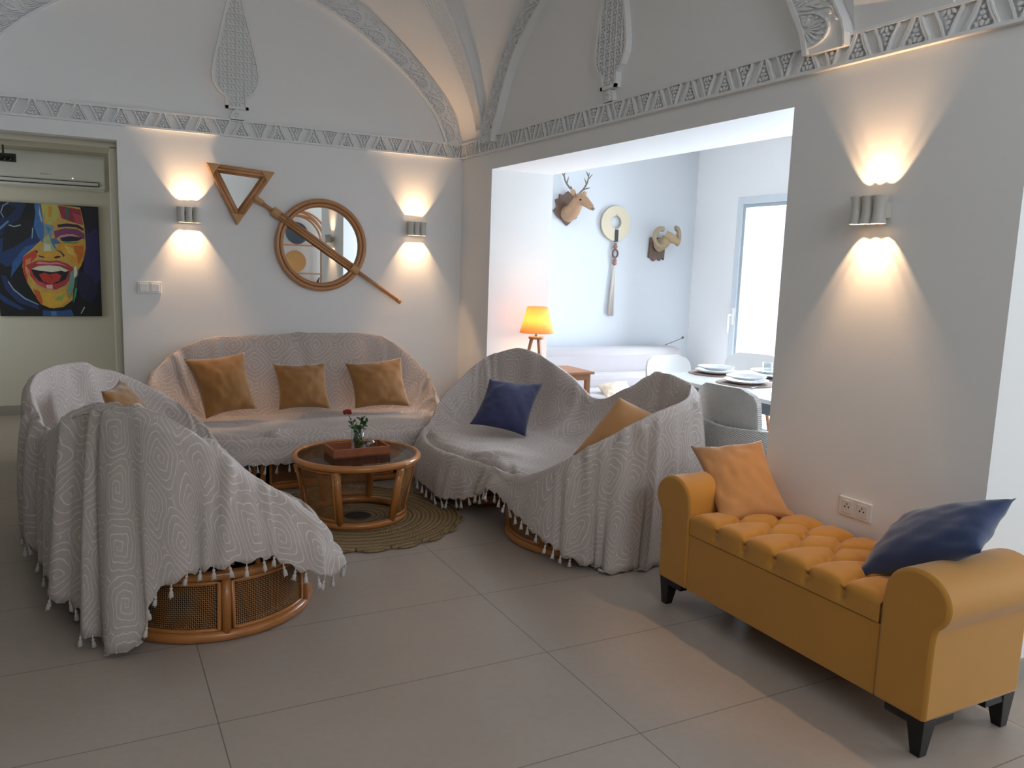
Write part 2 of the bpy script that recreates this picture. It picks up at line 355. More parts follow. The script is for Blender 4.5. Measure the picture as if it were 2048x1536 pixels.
# sail between the four arches
ys = np.interp(np.linspace(0, 1, 81), np.linspace(0, 1, 81), np.linspace(-.44, -3.76, 81))
Bx = [p[0] for p in cB]; Bz = [p[1] for p in cB]
def sail(u, v):
    a = cF[int(round(u*120))]; b = cB[int(round(v*120))]
    return (a[0], b[0], a[1]+b[1]-2.30)
mb.grid(sail, 120, 120)
mb.grid(lambda u, v: tuple((1-v)*p+v*q for p, q in zip((cA[int(round(u*120))][0], -4.2, cA[int(round(u*120))][1]), (cF[int(round(u*120))][0], -4.2, cF[int(round(u*120))][1]))), 120, 2)
# barrel over the rest of the room
mb.grid(lambda u, v: (cF[int(round(u*120))][0], -4.2-4.6*v, cF[int(round(u*120))][1]), 120, 4)
struct(mb.build('ceiling', CEIL, smooth=True))
struct(MB().box(-3.8, .3, -8.8, .5, 5.6, 5.7).build('ceiling_roof', CEIL))
# walls above the arches are the wall boxes; fill lunette behind vault
struct(MB().box(-3.75, .53, -8.6, .5, 5.45, 5.6).build('ceiling_slab', CEIL))
mb = MB(); mb.box(-3.7, .53, 0, .5, 4.3, 5.6); mb.box(0, .53, -8.6, 0, 4.3, 5.6); mb.box(-3.75, -3.55, -8.6, .5, 4.3, 5.6); mb.box(-3.7, .5, -8.6, -8.4, 4.3, 5.6)
struct(mb.build('wall_upper', CEIL))

# --------------------------------------------------------------- carved plaster trims
def relief_band(mb, L, fn, flip=False, per=.25, H=.119):
    """fn(u,v,h)->point ; wave ribbon with triangular leaf clusters"""
    ns = max(2, int(L/.25))
    for k in range(ns):   # backing slab and rails in short pieces so that they can follow a curve
        a, b = L*k/ns, L*(k+1)/ns
        mb.prism([(a, 0), (b, 0), (b, H), (a, H)], fn, -.004, .003)
        mb.prism([(a, 0), (b, 0), (b, .013), (a, .013)], fn, .003, .026); mb.prism([(a, H-.013), (b, H-.013), (b, H), (a, H)], fn, .003, .026)
    n = int(L/per)
    per = L/n
    for k in range(n):
        for s, c in ((1, .25*per), (-1, .75*per)):
            c += k*per; V = lambda v: v if s > 0 else H-v
            def P(pts, h=.02): mb.prism([(c+a, V(b)) for a, b in pts], fn, .003, h+.005)
            for sd in (-1, 1):   # double ribbon either side
                for off, wd in ((.0, .0085), (.0105, .0065)):
                    cl = [(sd*(.047+off), .012), (sd*(.040+off), .030), (sd*(.028+off), .050), (sd*(.018+off), .072), (sd*(.012+off*.9), .090), (sd*(.006+off*.7), .107)]
                    if s > 0 or off == 0.0:
                        for i in range(5):
                            (a0, b0), (a1, b1) = cl[i], cl[i+1]; P([(a0, b0), (a0+sd*wd, b0), (a1+sd*wd, b1), (a1, b1)])
            P(ell(0, .079, .0055, .006, 6), .018); P(ell(0, .061, .009, .008, 8), .018); P(ell(-.009, .045, .0065, .006, 6, .4), .018); P(ell(.009, .045, .0065, .006, 6), .018)
            P(ell(0, .028, .006, .011, 8), .018); P(ell(-.019, .026, .0055, .011, 8, .6), .018); P(ell(.019, .026, .0055, .011, 8, -.6), .018)
Z1 = 2.296
mb = MB(); relief_band(mb, 3.55, lambda u, v, h: (-3.55+u, -h, Z1+v)); struct(mb.build('trim_1', PLAST), 'carved white plaster band along the back wall')
mb = MB(); relief_band(mb, 4.50, lambda u, v, h: (-h, -.005-u, Z1+v)); struct(mb.build('trim_2', PLAST), 'carved white plaster band along the right wall')
def arch_band(mb, ci, co, fn, i0, i1, base=.03, flat=False):
    """ci, co lists of 2D points (along wall, z)"""
    def at(i):
        k = max(0, min(118.999, i)); j = int(k); f = k-j; return ci[j]*(1-f)+ci[j+1]*f, co[j]*(1-f)+co[j+1]*f
    s = [0]; 
    for k in range(i0, i1): s.append(s[-1]+float(np.linalg.norm((ci[k+1]+co[k+1])/2-(ci[k]+co[k])/2)))
    L = s[-1]
    def M(u, v, h):
        k = i0+np.interp(u, s, range(len(s))); a, b = at(k); p = a+(b-a)*(v/.15); return fn(p[0], p[1], h)
    ns = int(L/.05)
    for k in range(ns):
        a, b = L*k/ns, L*(k+1)/ns
        mb.prism([(a, 0), (b, 0), (b, .15), (a, .15)], M, 0, base)
        mb.prism([(a, 0), (b, 0), (b, .017), (a, .017)], M, base, base+.014); mb.prism([(a, .143), (b, .143), (b, .15), (a, .15)], M, base, base+.014)
    n = int(L/.215); per = L/n; h = base+.012
    def P(pts): mb.prism(pts, M, base, h)
    for k in range(n):
        c = (k+.5)*per
        for j in range(9):      # palmette fan
            a = PI*(j+.5)/9; r = .036; P(ell(c+math.cos(a)*r, .02+math.sin(a)*r, .020, .0045, 8, a))
        for j in range(8):
            a = PI*(j+.5)/8; P(ell(c+math.cos(a)*.066, .02+math.sin(a)*.066, .006, .005, 6, a))
        for j in range(12):     # enclosing arc
            a0, a1 = PI*j/12, PI*(j+1)/12; P([(c+math.cos(a0)*.078, .02+math.sin(a0)*.078), (c+math.cos(a0)*.085, .02+math.sin(a0)*.085), (c+math.cos(a1)*.085, .02+math.sin(a1)*.085), (c+math.cos(a1)*.078, .02+math.sin(a1)*.078)])
        e = k*per
        P(ell(e+.012, .05, .030, .007, 8, 1.15)); P(ell(e+.0, .085, .022, .010, 10, 1.5)); P(ell(e-.018, .045, .018, .005, 8, 1.9)); P(ell(e+.022, .09, .024, .005, 8, .9)); P(ell(e-.024, .095, .022, .005, 8, 2.2))
        for j in range(10):
            a0, a1 = 2*PI*j/10, 2*PI*(j+1)/10; P([(e+math.cos(a0)*.009, .128+math.sin(a0)*.009), (e+math.cos(a0)*.014, .128+math.sin(a0)*.014), (e+math.cos(a1)*.014, .128+math.sin(a1)*.014), (e+math.cos(a1)*.009, .128+math.sin(a1)*.009)])
        for d, v, rr in ((.035, .126, .3), (.062, .118, -.2), (-.035, .126, 2.8), (-.062, .118, .2), (.095, .129, 0)): P(ell(e+d, v, .012, .0055, 7, rr))
mb = MB(); arch_band(mb, cAi, cA, lambda a, z, h: (a, -h, z), 5, 115, .016); struct(mb.build('trim_3', PLAST), 'carved arch band over the back wall lunette')
mb = MB(); arch_band(mb, cBi, cB, lambda a, z, h: (-h, a, z), 5, 115, .045); struct(mb.build('trim_4', PLAST), 'carved arch band over the right wall lunette')
# perforated band on the soffit of the front arch
mb = MB()
for i in range(22, 102):
    pass
def soff(u, v, h):
    x, y, z = seam(u, .72+.26*v); n = Vector((-1.75-x, 0, 2.6-z)).normalized(); return (x+n.x*h, y, z+n.z*h)
for side in (0, 1):
    U = lambda t: (1-t) if side == 0 else t
    t = .082
    while t < .49:
        dt = .012
        mb.prism([(U(t), 0), (U(t+dt), 0), (U(t+dt), 1), (U(t), 1)], soff, -.002, .007)
        for a in (0, .9): mb.prism([(U(t), a), (U(t+dt), a), (U(t+dt), a+.10), (U(t), a+.10)], soff, .007, .016)
        for r in range(5):
            for q in range(2):
                c0, c1 = t+dt*(.25+.5*q), .19+.155*r
                mb.prism([(U(c0+dt*.20*math.cos(2*PI*k/6+r)), c1+.062*math.sin(2*PI*k/6+r)) for k in range(6)], soff, .007, .015)
        t += dt
struct(mb.build('trim_5', PLAST), 'pierced plaster rib on the vault soffit')
def cypress(name, fn, label, kk):
    out = [(.078, 2.485), (.078, 2.565), (.125, 2.60), (.158, 2.66), (.165, 2.715), (.152, 2.80), (.10, 3.02), (.05, 3.23), (.0, 3.44)]
    mb = MB(); full = out+[(-a, b) for a, b in out[::-1][1:]]
    w_at = lambda z: float(np.interp(z, [b for a, b in out], [a for a, b in out]))
    for i in range(len(out)-1):
        (a0, z0), (a1, z1) = out[i], out[i+1]
        if z1 <= z0: continue
        mb.prism([(-a0, z0), (a0, z0), (a1, z1), (-a1, z1)], fn, 0, .022)
        for s in (-1, 1): mb.prism([(s*a0, z0), (s*max(0, a0-.02), z0), (s*max(0, a1-.02), z1), (s*a1, z1)], fn, .022, .036)
    mb.prism([(-.078, 2.485), (.078, 2.485), (.078, 2.503), (-.078, 2.503)], fn, .022, .036)
    z = 2.515; row = 0
    while z < 3.38:
        ww = w_at(z)-.028; x = -.3+(.0135 if row % 2 else 0)
        while x < .3:
            if abs(x) < ww:
                s = 1 if row % 2 else -1
                mb.prism([(x-.0105, z-s*.006), (x+.0105, z-s*.006), (x, z+s*.011)][::s], fn, .022, .034)
            x += .027
        z += .0195; row += 1
    for x in (-.11, -.055, 0, .055, .11):
        zt = [zz for zz in np.arange(2.5, 3.4, .02) if w_at(zz)-.02 > abs(x)]
        if zt: mb.prism([(x-.002, zt[0]), (x+.002, zt[0]), (x+.002, zt[-1]), (x-.002, zt[-1])], fn, .022, .036)
    mb.prism([(-.045, 2.41), (.045, 2.41), (.042, 2.44), (.025, 2.475), (0, 2.49), (-.025, 2.475), (-.042, 2.44)], fn, 0, .026)
    for a in (-.6, 0, .6): mb.prism(ell(.018*math.sin(a)*1.2, 2.437+.0, .004, .013, 7, -a), fn, .026, .034)
    for a, b in ((0, 2.463), (-.012, 2.455), (.012, 2.455)): mb.prism(ell(a, b, .004, .006, 6), fn, .026, .034)
    struct(mb.build(name, PLAST), label)
cypress('trim_6', lambda a, z, h: (-1.74+a, -h, z), 'carved cypress medallion above the arrow mirror', 1)
cypress('trim_7', lambda a, z, h: (-h, -2.10-a, z), 'carved cypress medallion above the alcove opening', 1)

# --------------------------------------------------------------- glazed door in the alcove, off-camera windows
wn = empty('window_1', (2.55, -1.5, 0)); wn['kind'] = 'structure'
mb = MB(); mb.box(-.012, .10, 1.015, 1.08, 0, 2.15); mb.box(-.012, .10, -1.05, 1.015, 2.085, 2.15); mb.box(-.012, .10, -1.05, -.98, 0, 2.15)
mb.build('window_frame', ALU, wn, bevel=.004)
mb = MB(); mb.box(.0, .06, .985, 1.015, .02, 2.085); mb.box(.0, .06, -.98, .985, 2.055, 2.085); mb.box(.0, .06, -.05, .02, .02, 2.06); mb.box(.0, .06, -.98, .985, .02, .12)
mb.build('sash', mat('sash_grey', (.42, .48, .52), .4), wn, bevel=.003)
MB().box(.03, .036, -.98, .985, .1, 2.06).build('pane', PANE, wn)
mb = MB(); mb.box(-.03, -.012, 1.025, 1.06, 1.0, 1.16); mb.tube([(-.03, 1.042, 1.09), (-.07, 1.042, 1.09), (-.07, 1.042, 1.07), (-.065, 1.042, .93)], .011)
mb.build('window_handle', WHITEP, wn, bevel=.004, angle=40)
sh = tag(MB().box(0, .10, -.03, .0, 0, 2.02).build('window_shutter', WHITEP, loc=(2.80, -.56, 0)), 'white outside shutter leaf seen through the glazed door', 'shutter')
for nm, loc, b in (('window_2', (3.1, -6.6, 0), (-.05, .05, -1.2, 1.2, .4, 2.5)), ('fill_window_3', (-1.3, -8.5, 0), (-.4, .4, -.05, .05, .9, 2.3))):  # the south window is made up, a frame for the added fill
    e = empty(nm, loc); e['kind'] = 'structure'; x0, x1, y0, y1, z0, z1 = b; t = .06; mb = MB()
    if x1-x0 < .2: mb.box(x0, x1, y0, y0+t, z0, z1).box(x0, x1, y1-t, y1, z0, z1).box(x0, x1, y0, y1, z0, z0+t).box(x0, x1, y0, y1, z1-t, z1).box(x0, x1, -t/2, t/2, z0, z1)
    else: mb.box(x0, x0+t, y0, y1, z0, z1).box(x1-t, x1, y0, y1, z0, z1).box(x0, x1, y0, y1, z0, z0+t).box(x0, x1, y0, y1, z1-t, z1).box(-t/2, t/2, y0, y1, z0, z1)
    mb.build('window_frame', ALU, e)

# ================================================================== SCONCES
def sconce(loc, rz, label, power=6):
    e = empty('wall_sconce', loc, rz, label, 'wall lamp', 'triple barrel wall sconces')
    D = .056
    mb = MB()
    for k in (-1, 0, 1):
        n = 24; zs = [-.052, -.046, -.03, 0, .03, .046, .052]; ro = [.0285, .028, .0245, .0225, .0245, .028, .0285]
        pr = [(r, z) for r, z in zip(ro, zs)]
        ip = [(.0285, .052), (.0255, .052), (.022, .03), (.0205, .012), (.0205, -.012), (.022, -.03), (.0255, -.052), (.0285, -.052)]
        mb.lathe(pr, (k*.050, -D, 0), n); mb.lathe(ip, (k*.050, -D, 0), n, 1)
        mb.lathe([(0, .002), (.021, .002), (.021, -.002), (0, -.002)], (k*.050, -D, 0), 16, 1)
    mb.build('lamp_body', [SCONCE, SCIN], e, angle=40)
    MB().box(-.06, .06, -.034, 0, -.03, .03).build('wall_plate', SCONCE, e, bevel=.004)
    for k in (-1, 0, 1):
        for s in (1, -1): MB().lathe([(0, -.001), (.007, -.001), (.007, .001), (0, .001)], (k*.050, -D, s*.004), 12).build('bulb', BULB, e)
    for k in (-1, 0, 1):
        for s in (1, -1):
            l = bpy.data.lights.new('bulb_light', 'POINT'); l.energy = power*(1 if s < 0 else .8); l.color = (1, .62, .34); l.shadow_soft_size = .003
            o = bpy.data.objects.new('bulb_light', l); COL.objects.link(o); o.parent = e; o.location = (k*.050, -D, s*.009)
    return e
sconce((-2.073, 0, 1.74), 0, 'lit white wall sconce left of the arrow mirror above the light switch')
sconce((-.405, 0, 1.73), 0, 'lit white wall sconce right of the round mirror near the corner')
sconce((0, -3.965, 1.722), -PI/2, 'lit white wall sconce on the right wall above the yellow bench', 5)

# ================================================================== ARROW MIRROR
e = empty('arrow_mirror', (-1.4, 0, 1.2), 0, 'rattan mirror shaped as an arrow through a triangle and a circle', 'mirror')
def W3(x, z, y): return (x+1.4, y, z-1.2)
T = [(-1.957, 2.105), (-1.487, 2.075), (-1.752, 1.685)]; tc_ = (sum(p[0] for p in T)/3, sum(p[1] for p in T)/3)
ins = lambda f: [(tc_[0]+(p[0]-tc_[0])*f, tc_[1]+(p[1]-tc_[1])*f) for p in T]
mb = MB(); P0, P1, P2 = ins(.90), ins(.74), ins(.62)
for i in range(3):
    a, b = P0[i], P0[(i+1) % 3]; mb.tube([W3(*a, -.03), W3(*b, -.03)], .015, 12)
    a, b = P1[i], P1[(i+1) % 3]; mb.tube([W3(*a, -.034), W3(*b, -.034)], .013, 12)
    a, b = P2[i], P2[(i+1) % 3]; mb.tube([W3(*a, -.026), W3(*b, -.026)], .006, 8)
mb.build('triangle_frame', MIRW, e, smooth=True)
mb = MB()
for i in range(3):   # bound corners
    c = T[i]; d1 = Vector((P0[(i+1) % 3][0]-P0[i][0], P0[(i+1) % 3][1]-P0[i][1])).normalized(); d2 = Vector((P0[i-1][0]-P0[i][0], P0[i-1][1]-P0[i][1])).normalized()
    q = [(c[0], c[1]), (c[0]+d1.x*.10, c[1]+d1.y*.10), (tc_[0]+(c[0]-tc_[0])*.70, tc_[1]+(c[1]-tc_[1])*.70), (c[0]+d2.x*.10, c[1]+d2.y*.10)]
    MB().prism(q, lambda a, b, h: W3(a, b, h), -.012, -.05).build('corner_binding', MIRL, e, bevel=.008)
mb = MB(); mb.prism(ins(.72), lambda a, b, h: W3(a, b, h), -.012, -.018); mb.build('triangle_glass', MIRROR, e)
cc = (-1.147, 1.572)
mb = MB(); circ = lambda r, y, n=96: [W3(cc[0]+r*math.cos(2*PI*k/n), cc[1]+r*math.sin(2*PI*k/n)*.99, y) for k in range(n)]
mb.tube(circ(.327, -.03), .017, 12, True); mb.tube(circ(.298, -.034), .012, 12, True); mb.tube(circ(.285, -.026), .005, 8, True)
mb.build('ring_frame', MIRW, e, smooth=True)
mb = MB(); mb.prism([(cc[0]+.292*math.cos(2*PI*k/64), cc[1]+.292*math.sin(2*PI*k/64)) for k in range(64)], lambda a, b, h: W3(a, b, h), -.012, -.018); mb.build('round_glass', MIRROR, e)
a = Vector((-1.617, 1.878)); b = Vector((-.528, 1.156)); d = (b-a).normalized(); nn = Vector((-d.y, d.x))
mb = MB(); L = (b-a).length
mb.tube([W3(*(a-d*.02), -.035), W3(*(a+d*.24), -.05)], .013, 12)
for s in (-1, 0, 1): mb.tube([W3(*(a+d*.16+nn*s*.019), -.05), W3(*(a+d*.86+nn*s*.019), -.05)], .0105, 10)
mb.tube([W3(*(a+d*.82), -.045), W3(*b, -.04)], .0145, 12)
mb.build('arrow_shaft', MIRW, e, smooth=True)
for t0, t1, r in ((-.02, .05, .021), (.13, .19, .033), (.83, .895, .033), (L-.03, L+.005, .018)): MB().tube([W3(*(a+d*t0), -.045), W3(*(a+d*t1), -.045)], r, 14, flat=.85).build('shaft_binding', MIRL, e, bevel=.004, angle=40)

# ================================================================== SWITCH, SOCKET, AC, PAINTING
e = empty('light_switch', (-2.333, 0, 1.235), 0, 'double white light switch on the back wall beside the doorway', 'light switch')
MB().box(-.077, .077, -.009, 0, -.04, .04).build('frame', WHITEP, e, bevel=.003)
for s in (-1, 1): MB().box(s*.036-.027, s*.036+.027, -.014, -.008, -.027, .027).build('rocker', WHITEP, e, bevel=.002)
e = empty('wall_socket', (0, -3.997, .547), 0, 'double white wall socket above the yellow bench seat', 'socket')
MB().box(-.010, 0, -.077, .077, -.038, .038).build('frame', WHITEP, e, bevel=.003)
for s in (-1, 1):
    o = MB().lathe([(0, -.002), (.021, -.002), (.022, .001), (.027, .0015), (.027, -.001)], n=24).build('socket_well', WHITEP, e, smooth=True); o.location = (-.011, s*.036, 0); o.rotation_euler = (0, -PI/2, 0)
    MB().box(-.0125, -.010, s*.036-.026, s*.036+.026, -.026, .026).build('socket_insert', mat('socket_insert', (.74, .74, .73), .3), e, bevel=.002)
    mb = MB()
    for dy, dz, r in ((-.009, 0, .0032), (.009, 0, .0032), (0, .012, .0028)): mb.tube([(-.0135, s*.036+dy, dz), (-.011, s*.036+dy, dz)], r, 8)
    mb.build('pin_holes', DARK, e)
e = empty('air_conditioner', (-2.98, 2.221, 2.0), 0, 'white wall mounted air conditioner above the painting', 'air conditioner')
prof = [(0, .30), (-.17, .295), (-.20, .27), (-.215, .12), (-.205, .065), (-.17, .012), (-.12, 0), (0, 0)]
ACM = mat('ac_plastic', (.72, .71, .64), .3)
mb = MB(); mb.prism(prof, lambda y, z, h: (h, y, z), -.47, .44); mb.build('housing', ACM, e, bevel=.01, angle=35)
mb = MB(); mb.box(-.46, .39, -.2125, -.20, .062, .066); mb.box(-.46, .39, -.2, -.16, .028, .032); mb.box(.385, .39, -.207, -.17, .03, .064); mb.build('vent_slot', DARK, e)
MB().prism([(-.205, .062), (-.192, .036), (-.188, .036), (-.20, .062)], lambda y, z, h: (h, y, z), -.46, .385).build('air_flap', ACM, e)
mb = MB()
for k in range(7): mb.box(-.055+k*.012, -.048+k*.012, -.2145, -.2125, .105, .113+(.004 if k in (0, 3, 5) else 0))
mb.build('badge', CHROME, e); MB().box(.185, .19, -.214, -.211, .085, .09).build('indicator_light', emis('ac_led', (1, 1, .9), 2), e)
mbk = MB().box(-.045, .035, -.02, .02, -.03, .02)
e = empty('spotlight_bar', (-3.27, 1.9, 2.215), 0, 'dark bar of round ball spots hanging by the air conditioner', 'spotlight')
MB().box(-.10, .07, -.005, .03, -.035, .032).build('bar', mat('dark_bar', '#3d3c33', .6), e, bevel=.004)
MB().tube([(-.02, .01, .03), (-.02, .01, .485)], .008, 8).build('stem', mat('stem', '#3d3c33', .6), e)
for x in (-.075, -.035, 0.0, .042):
    MB().lathe([(0, -.02), (.012, -.016), (.02, 0), (.012, .016), (0, .02)], n=16).build('ball_spot', mat('black_glass', '#0b1012', .12), e, smooth=True, loc=(x, -.022, -.012))

# painting: coordinates of brush shapes measured on the canvas (0..785 wide, 515..1393 down)
e = empty('canvas_painting', (-3.398, 2.221, .884), 0, 'unframed canvas painting of a laughing face with dark blue hair', 'painting')
MB().box(0, .795, -.028, 0, 0, .983).build('canvas', mat('canvas_black', '#0a0b10', .5), e, bevel=.003)
def PT(x, y):
    top = 515+.053*x; zf = (1393-y)/(1393-top); xf = x/(755+max(0, (y-555))*.036); return (max(0, min(1, xf))*.795, max(0, min(1, zf))*.983)
paint = [
 ('#14264f', [(0,560),(120,520),(230,525),(180,640),(60,760),(0,800)]), ('#0a0c14', [(40,560),(100,540),(160,560),(90,640),(40,640)]),
 ('#1b3468', [(0,820),(120,740),(260,660),(300,560),(340,700),(330,800),(260,860),(160,1000),(60,1010),(0,960)]),
 ('#0c0e18', [(60,720),(200,640),(290,600),(250,780),(130,860),(40,900)]), ('#2b5a96', [(200,860),(330,820),(300,880),(210,930),(130,1040),(90,1100),(110,980)]),
 ('#5c86b0', [(0,740),(90,660),(100,668),(6,756)]), ('#9fb6c4', [(95,690),(135,702),(180,690),(182,697),(135,710),(96,698)]), ('#9fb6c4', [(262,715),(270,715),(262,795),(256,795)]),
 ('#7c98b4', [(60,640),(40,600),(60,545),(100,522),(106,527),(66,550),(48,600),(66,634)]),
 ('#1a2f60', [(60,1080),(90,1160),(170,1240),(280,1300),(290,1340),(140,1290),(50,1190),(20,1080)]), ('#86a3bd', [(75,1120),(110,1180),(190,1250),(290,1300),(288,1306),(186,1260),(104,1190),(68,1126)]),
 ('#1d3a70', [(0,1210),(80,1270),(190,1340),(150,1345),(40,1290),(0,1250)]), ('#2a2458', [(660,700),(740,660),(760,860),(775,1100),(720,1180),(640,1040),(655,860)]),
 ('#12193a', [(600,1040),(700,1080),(760,1200),(700,1300),(620,1250),(590,1150)]), ('#171024', [(640,560),(755,560),(755,700),(680,760),(650,660)]),
 # face
 ('#c9a04a', [(330,530),(450,535),(620,560),(650,700),(660,860),(640,960),(600,1040),(585,1160),(560,1260),(480,1320),(400,1333),(320,1300),(260,1220),(210,1130),(180,1010),(190,930),(260,870),(330,800),(345,660)]),
 ('#b9b45c', [(335,535),(450,540),(458,600),(440,660),(390,690),(350,620)]), ('#c8902e', [(385,545),(412,560),(405,630),(380,640)]),
 ('#3c6ea8', [(285,535),(325,532),(345,640),(350,760),(335,830),(300,780),(275,700),(290,610)]), ('#9db9cc', [(318,540),(326,600),(340,660),(334,680),(314,610)]),
 ('#8f2a3c', [(455,545),(620,575),(640,690),(560,670),(480,640)]), ('#2e6a55', [(505,550),(530,560),(535,640),(518,650)]), ('#b8465a', [(560,600),(625,620),(632,690),(590,680)]),
 ('#6f8fb0', [(350,680),(420,700),(400,790),(390,850),(370,880),(355,780)]), ('#3f7a9c', [(365,700),(400,720),(380,760)]),
 ('#2a1436', [(445,690),(520,680),(600,690),(645,720),(640,735),(590,710),(520,705),(455,712)]),
 ('#7c3c68', [(420,740),(500,715),(600,725),(650,760),(650,800),(560,760),(470,770),(430,800)]), ('#c98aa0', [(440,790),(520,760),(610,775),(560,785),(480,800)]),
 ('#1a1130', [(465,790),(540,775),(640,790),(600,812),(520,818),(475,812)]), ('#4e8a4a', [(470,815),(560,825),(620,815),(580,832),(500,830)]), ('#3a6ea0', [(395,800),(430,790),(470,830),(420,840),(440,880),(400,850)]),
 ('#d29a2c', [(430,840),(520,835),(640,830),(650,920),(620,1010),(560,980),(500,920),(450,880)]), ('#c8681e', [(560,850),(640,850),(640,920),(600,1000),(590,920)]), ('#e0bc5c', [(500,850),(560,870),(570,930),(520,900)]),
 ('#a8b07c', [(340,800),(380,760),(410,850),(430,890),(380,900),(330,890)]), ('#cfd2b4', [(345,830),(390,840),(400,900),(345,905)]), ('#d7a12e', [(300,910),(360,890),(440,895),(500,900),(490,935),(430,950),(350,945),(300,930)]),
 ('#3a1c1c', [(300,922),(330,930),(352,936),(340,942),(308,936)]), ('#3a1c1c', [(412,940),(440,926),(472,930),(460,940),(430,948)]), ('#20253a', [(272,905),(285,885),(300,890),(284,912),(284,930)]), ('#2a3c50', [(430,880),(470,890),(498,920),(490,940),(470,905)]),
 ('#c0442c', [(185,935),(280,880),(290,930),(220,1000),(210,1130),(185,1050)]), ('#e08a5c', [(205,960),(250,940),(230,1020),(215,1090),(200,1030)]),
 # mouth
 ('#a8343a', [(205,1000),(300,960),(390,968),(440,962),(520,990),(562,1020),(545,1090),(500,1150),(430,1185),(360,1180),(290,1150),(235,1080),(232,1040)]),
 ('#d9828a', [(300,968),(390,980),(440,974),(530,1010),(440,990),(380,992),(280,990)]), ('#180a10', [(245,1030),(300,1005),(380,1000),(470,1005),(528,1045),(500,1110),(430,1140),(360,1142),(300,1120),(262,1075)]),
 ('#d8d4c0', [(248,1028),(300,1004),(380,1000),(460,1006),(525,1040),(500,1050),(470,1040),(400,1052),(340,1044),(300,1040)]), ('#b8301f', [(300,1070),(340,1055),(380,1070),(430,1058),(472,1078),(450,1120),(390,1143),(330,1125)]),
 ('#5c1210', [(370,1065),(385,1075),(405,1105),(392,1100)]), ('#e5a8a0', [(350,1150),(400,1148),(402,1180),(355,1178)]), ('#c0505a', [(262,1100),(340,1150),(350,1180),(290,1150)]),
 # chin and neck
 ('#d8a838', [(260,1200),(330,1210),(420,1225),(500,1190),(520,1260),(470,1310),(380,1330),(310,1300),(280,1260)]), ('#c25a26', [(250,1180),(300,1200),(320,1260),(320,1310),(280,1260)]), ('#8fae5a', [(430,1240),(500,1220),(470,1270),(410,1270)]),
 ('#6f9a8c', [(540,1050),(590,1020),(585,1120),(540,1220),(525,1260),(515,1180)]), ('#d8e0d4', [(570,1010),(585,1010),(590,1060),(575,1110),(565,1080)]), ('#1c3c34', [(575,1090),(595,1080),(580,1180),(560,1290),(550,1290),(560,1180)]), ('#3f9a80', [(575,1180),(590,1170),(580,1230),(560,1290),(562,1240)]),
 ('#28508c', [(320,1345),(360,1350),(470,1350),(540,1340),(560,1390),(320,1390)]), ('#4c78b4', [(380,1355),(420,1352),(430,1390),(390,1390)]), ('#a8bcc8', [(640,1320),(650,1322),(620,1372),(612,1372)]),
]
pm = {}; mats = []; mb = MB(); mb2 = MB()
for i, (c, pts) in enumerate(paint):
    if c not in pm: pm[c] = len(mats); mats.append(mat('paint_'+str(len(mats)), c, .42, bump=.25, bscale=60, noise=.25, nscale=22))
    mb.prism([PT(x, y) for x, y in pts], lambda a, b, h: (a, -.0283-h, b), 0, .0003*(i+1)*.35+.0004, pm[c])
mb.build('paint_layer', mats, e)

# ================================================================== ALCOVE WALL PIECES
YW = .17
BR = mat('deer_brown', (.42, .25, .14), .55, noise=.2, nscale=30); HORN = mat('antler_brown', (.20, .16, .13), .5, noise=.2, nscale=30); PLQ = mat('plaque_brown', (.14, .085, .06), .45, noise=.3, nscale=20)
def sweep(mb, pts, rad, flat=1, n=14, k=26): mb.tube([tuple(p) for p in crv(pts, k)], [float(r[0]) for r in crv([(r,) for r in rad], k)], n, flat=flat); return mb
e = empty('deer_head', (1.09, YW, 2.0), 0, 'mounted deer head with antlers on a dark shield plaque', 'wall trophy')
sh = [(0, .14), (.05, .105), (.10, .11), (.095, .06), (.125, .03), (.12, -.03), (.10, -.09), (.05, -.12), (0, -.165), (-.05, -.12), (-.10, -.09), (-.145, -.04), (-.11, .0), (-.13, .06), (-.09, .07), (-.09, .11), (-.05, .10)]
mb = MB(); mb.prism(sh, lambda a, b, h: (a, h, b), 0, -.025); mb.build('plaque', PLQ, e, bevel=.006)
mb = MB(); sweep(mb, [(0, -.02, -.06), (.0, -.09, -.04), (.01, -.15, .02), (.02, -.18, .07)], [.075, .068, .055, .05], 1.0)
sweep(mb, [(.015, -.16, .075), (.03, -.20, .06), (.06, -.25, .02), (.085, -.285, -.015)], [.045, .05, .036, .024], .9)
mb.build('head', BR, e, smooth=True)
MB().lathe([(0, -.008), (.008, -.004), (.009, .002), (.004, .008), (0, .009)], (-.004, -.232, .052), 10).build('eye', DARK, e, smooth=True)
MB().lathe([(0, -.016), (.016, -.008), (.019, .002), (.012, .012), (0, .014)], (.088, -.292, -.022), 12).build('nose', HORN, e, smooth=True)
for p0, p1 in (((-.02, -.18, .085), (-.09, -.20, .14)), ((.06, -.15, .09), (.14, -.10, .13))):
    sweep(MB(), [p0, tuple((a+b)/2 for a, b in zip(p0, p1)), p1], [.012, .028, .004], .4, 10, 10).build('ear', BR, e, smooth=True)
mb = MB()
for s, o in ((-1, -.01), (1, .04)):
    sweep(mb, [(o, -.15, .12), (o+s*.05, -.13, .16), (o+s*.09, -.12, .22), (o+s*.105, -.12, .30)], [.009, .008, .007, .003], 1, 8, 16)
    for a, b in (((o+s*.03, -.14, .145), (o+s*.075, -.19, .165)), ((o+s*.075, -.13, .195), (o+s*.055, -.12, .25)), ((o+s*.095, -.12, .24), (o+s*.14, -.12, .29)), ((o+s*.10, -.12, .265), (o+s*.075, -.11, .31))):
        sweep(mb, [a, tuple((p+q)/2+.003 for p, q in zip(a, b)), b], [.006, .005, .002], 1, 6, 8)
mb.build('antler', HORN, e, smooth=True)
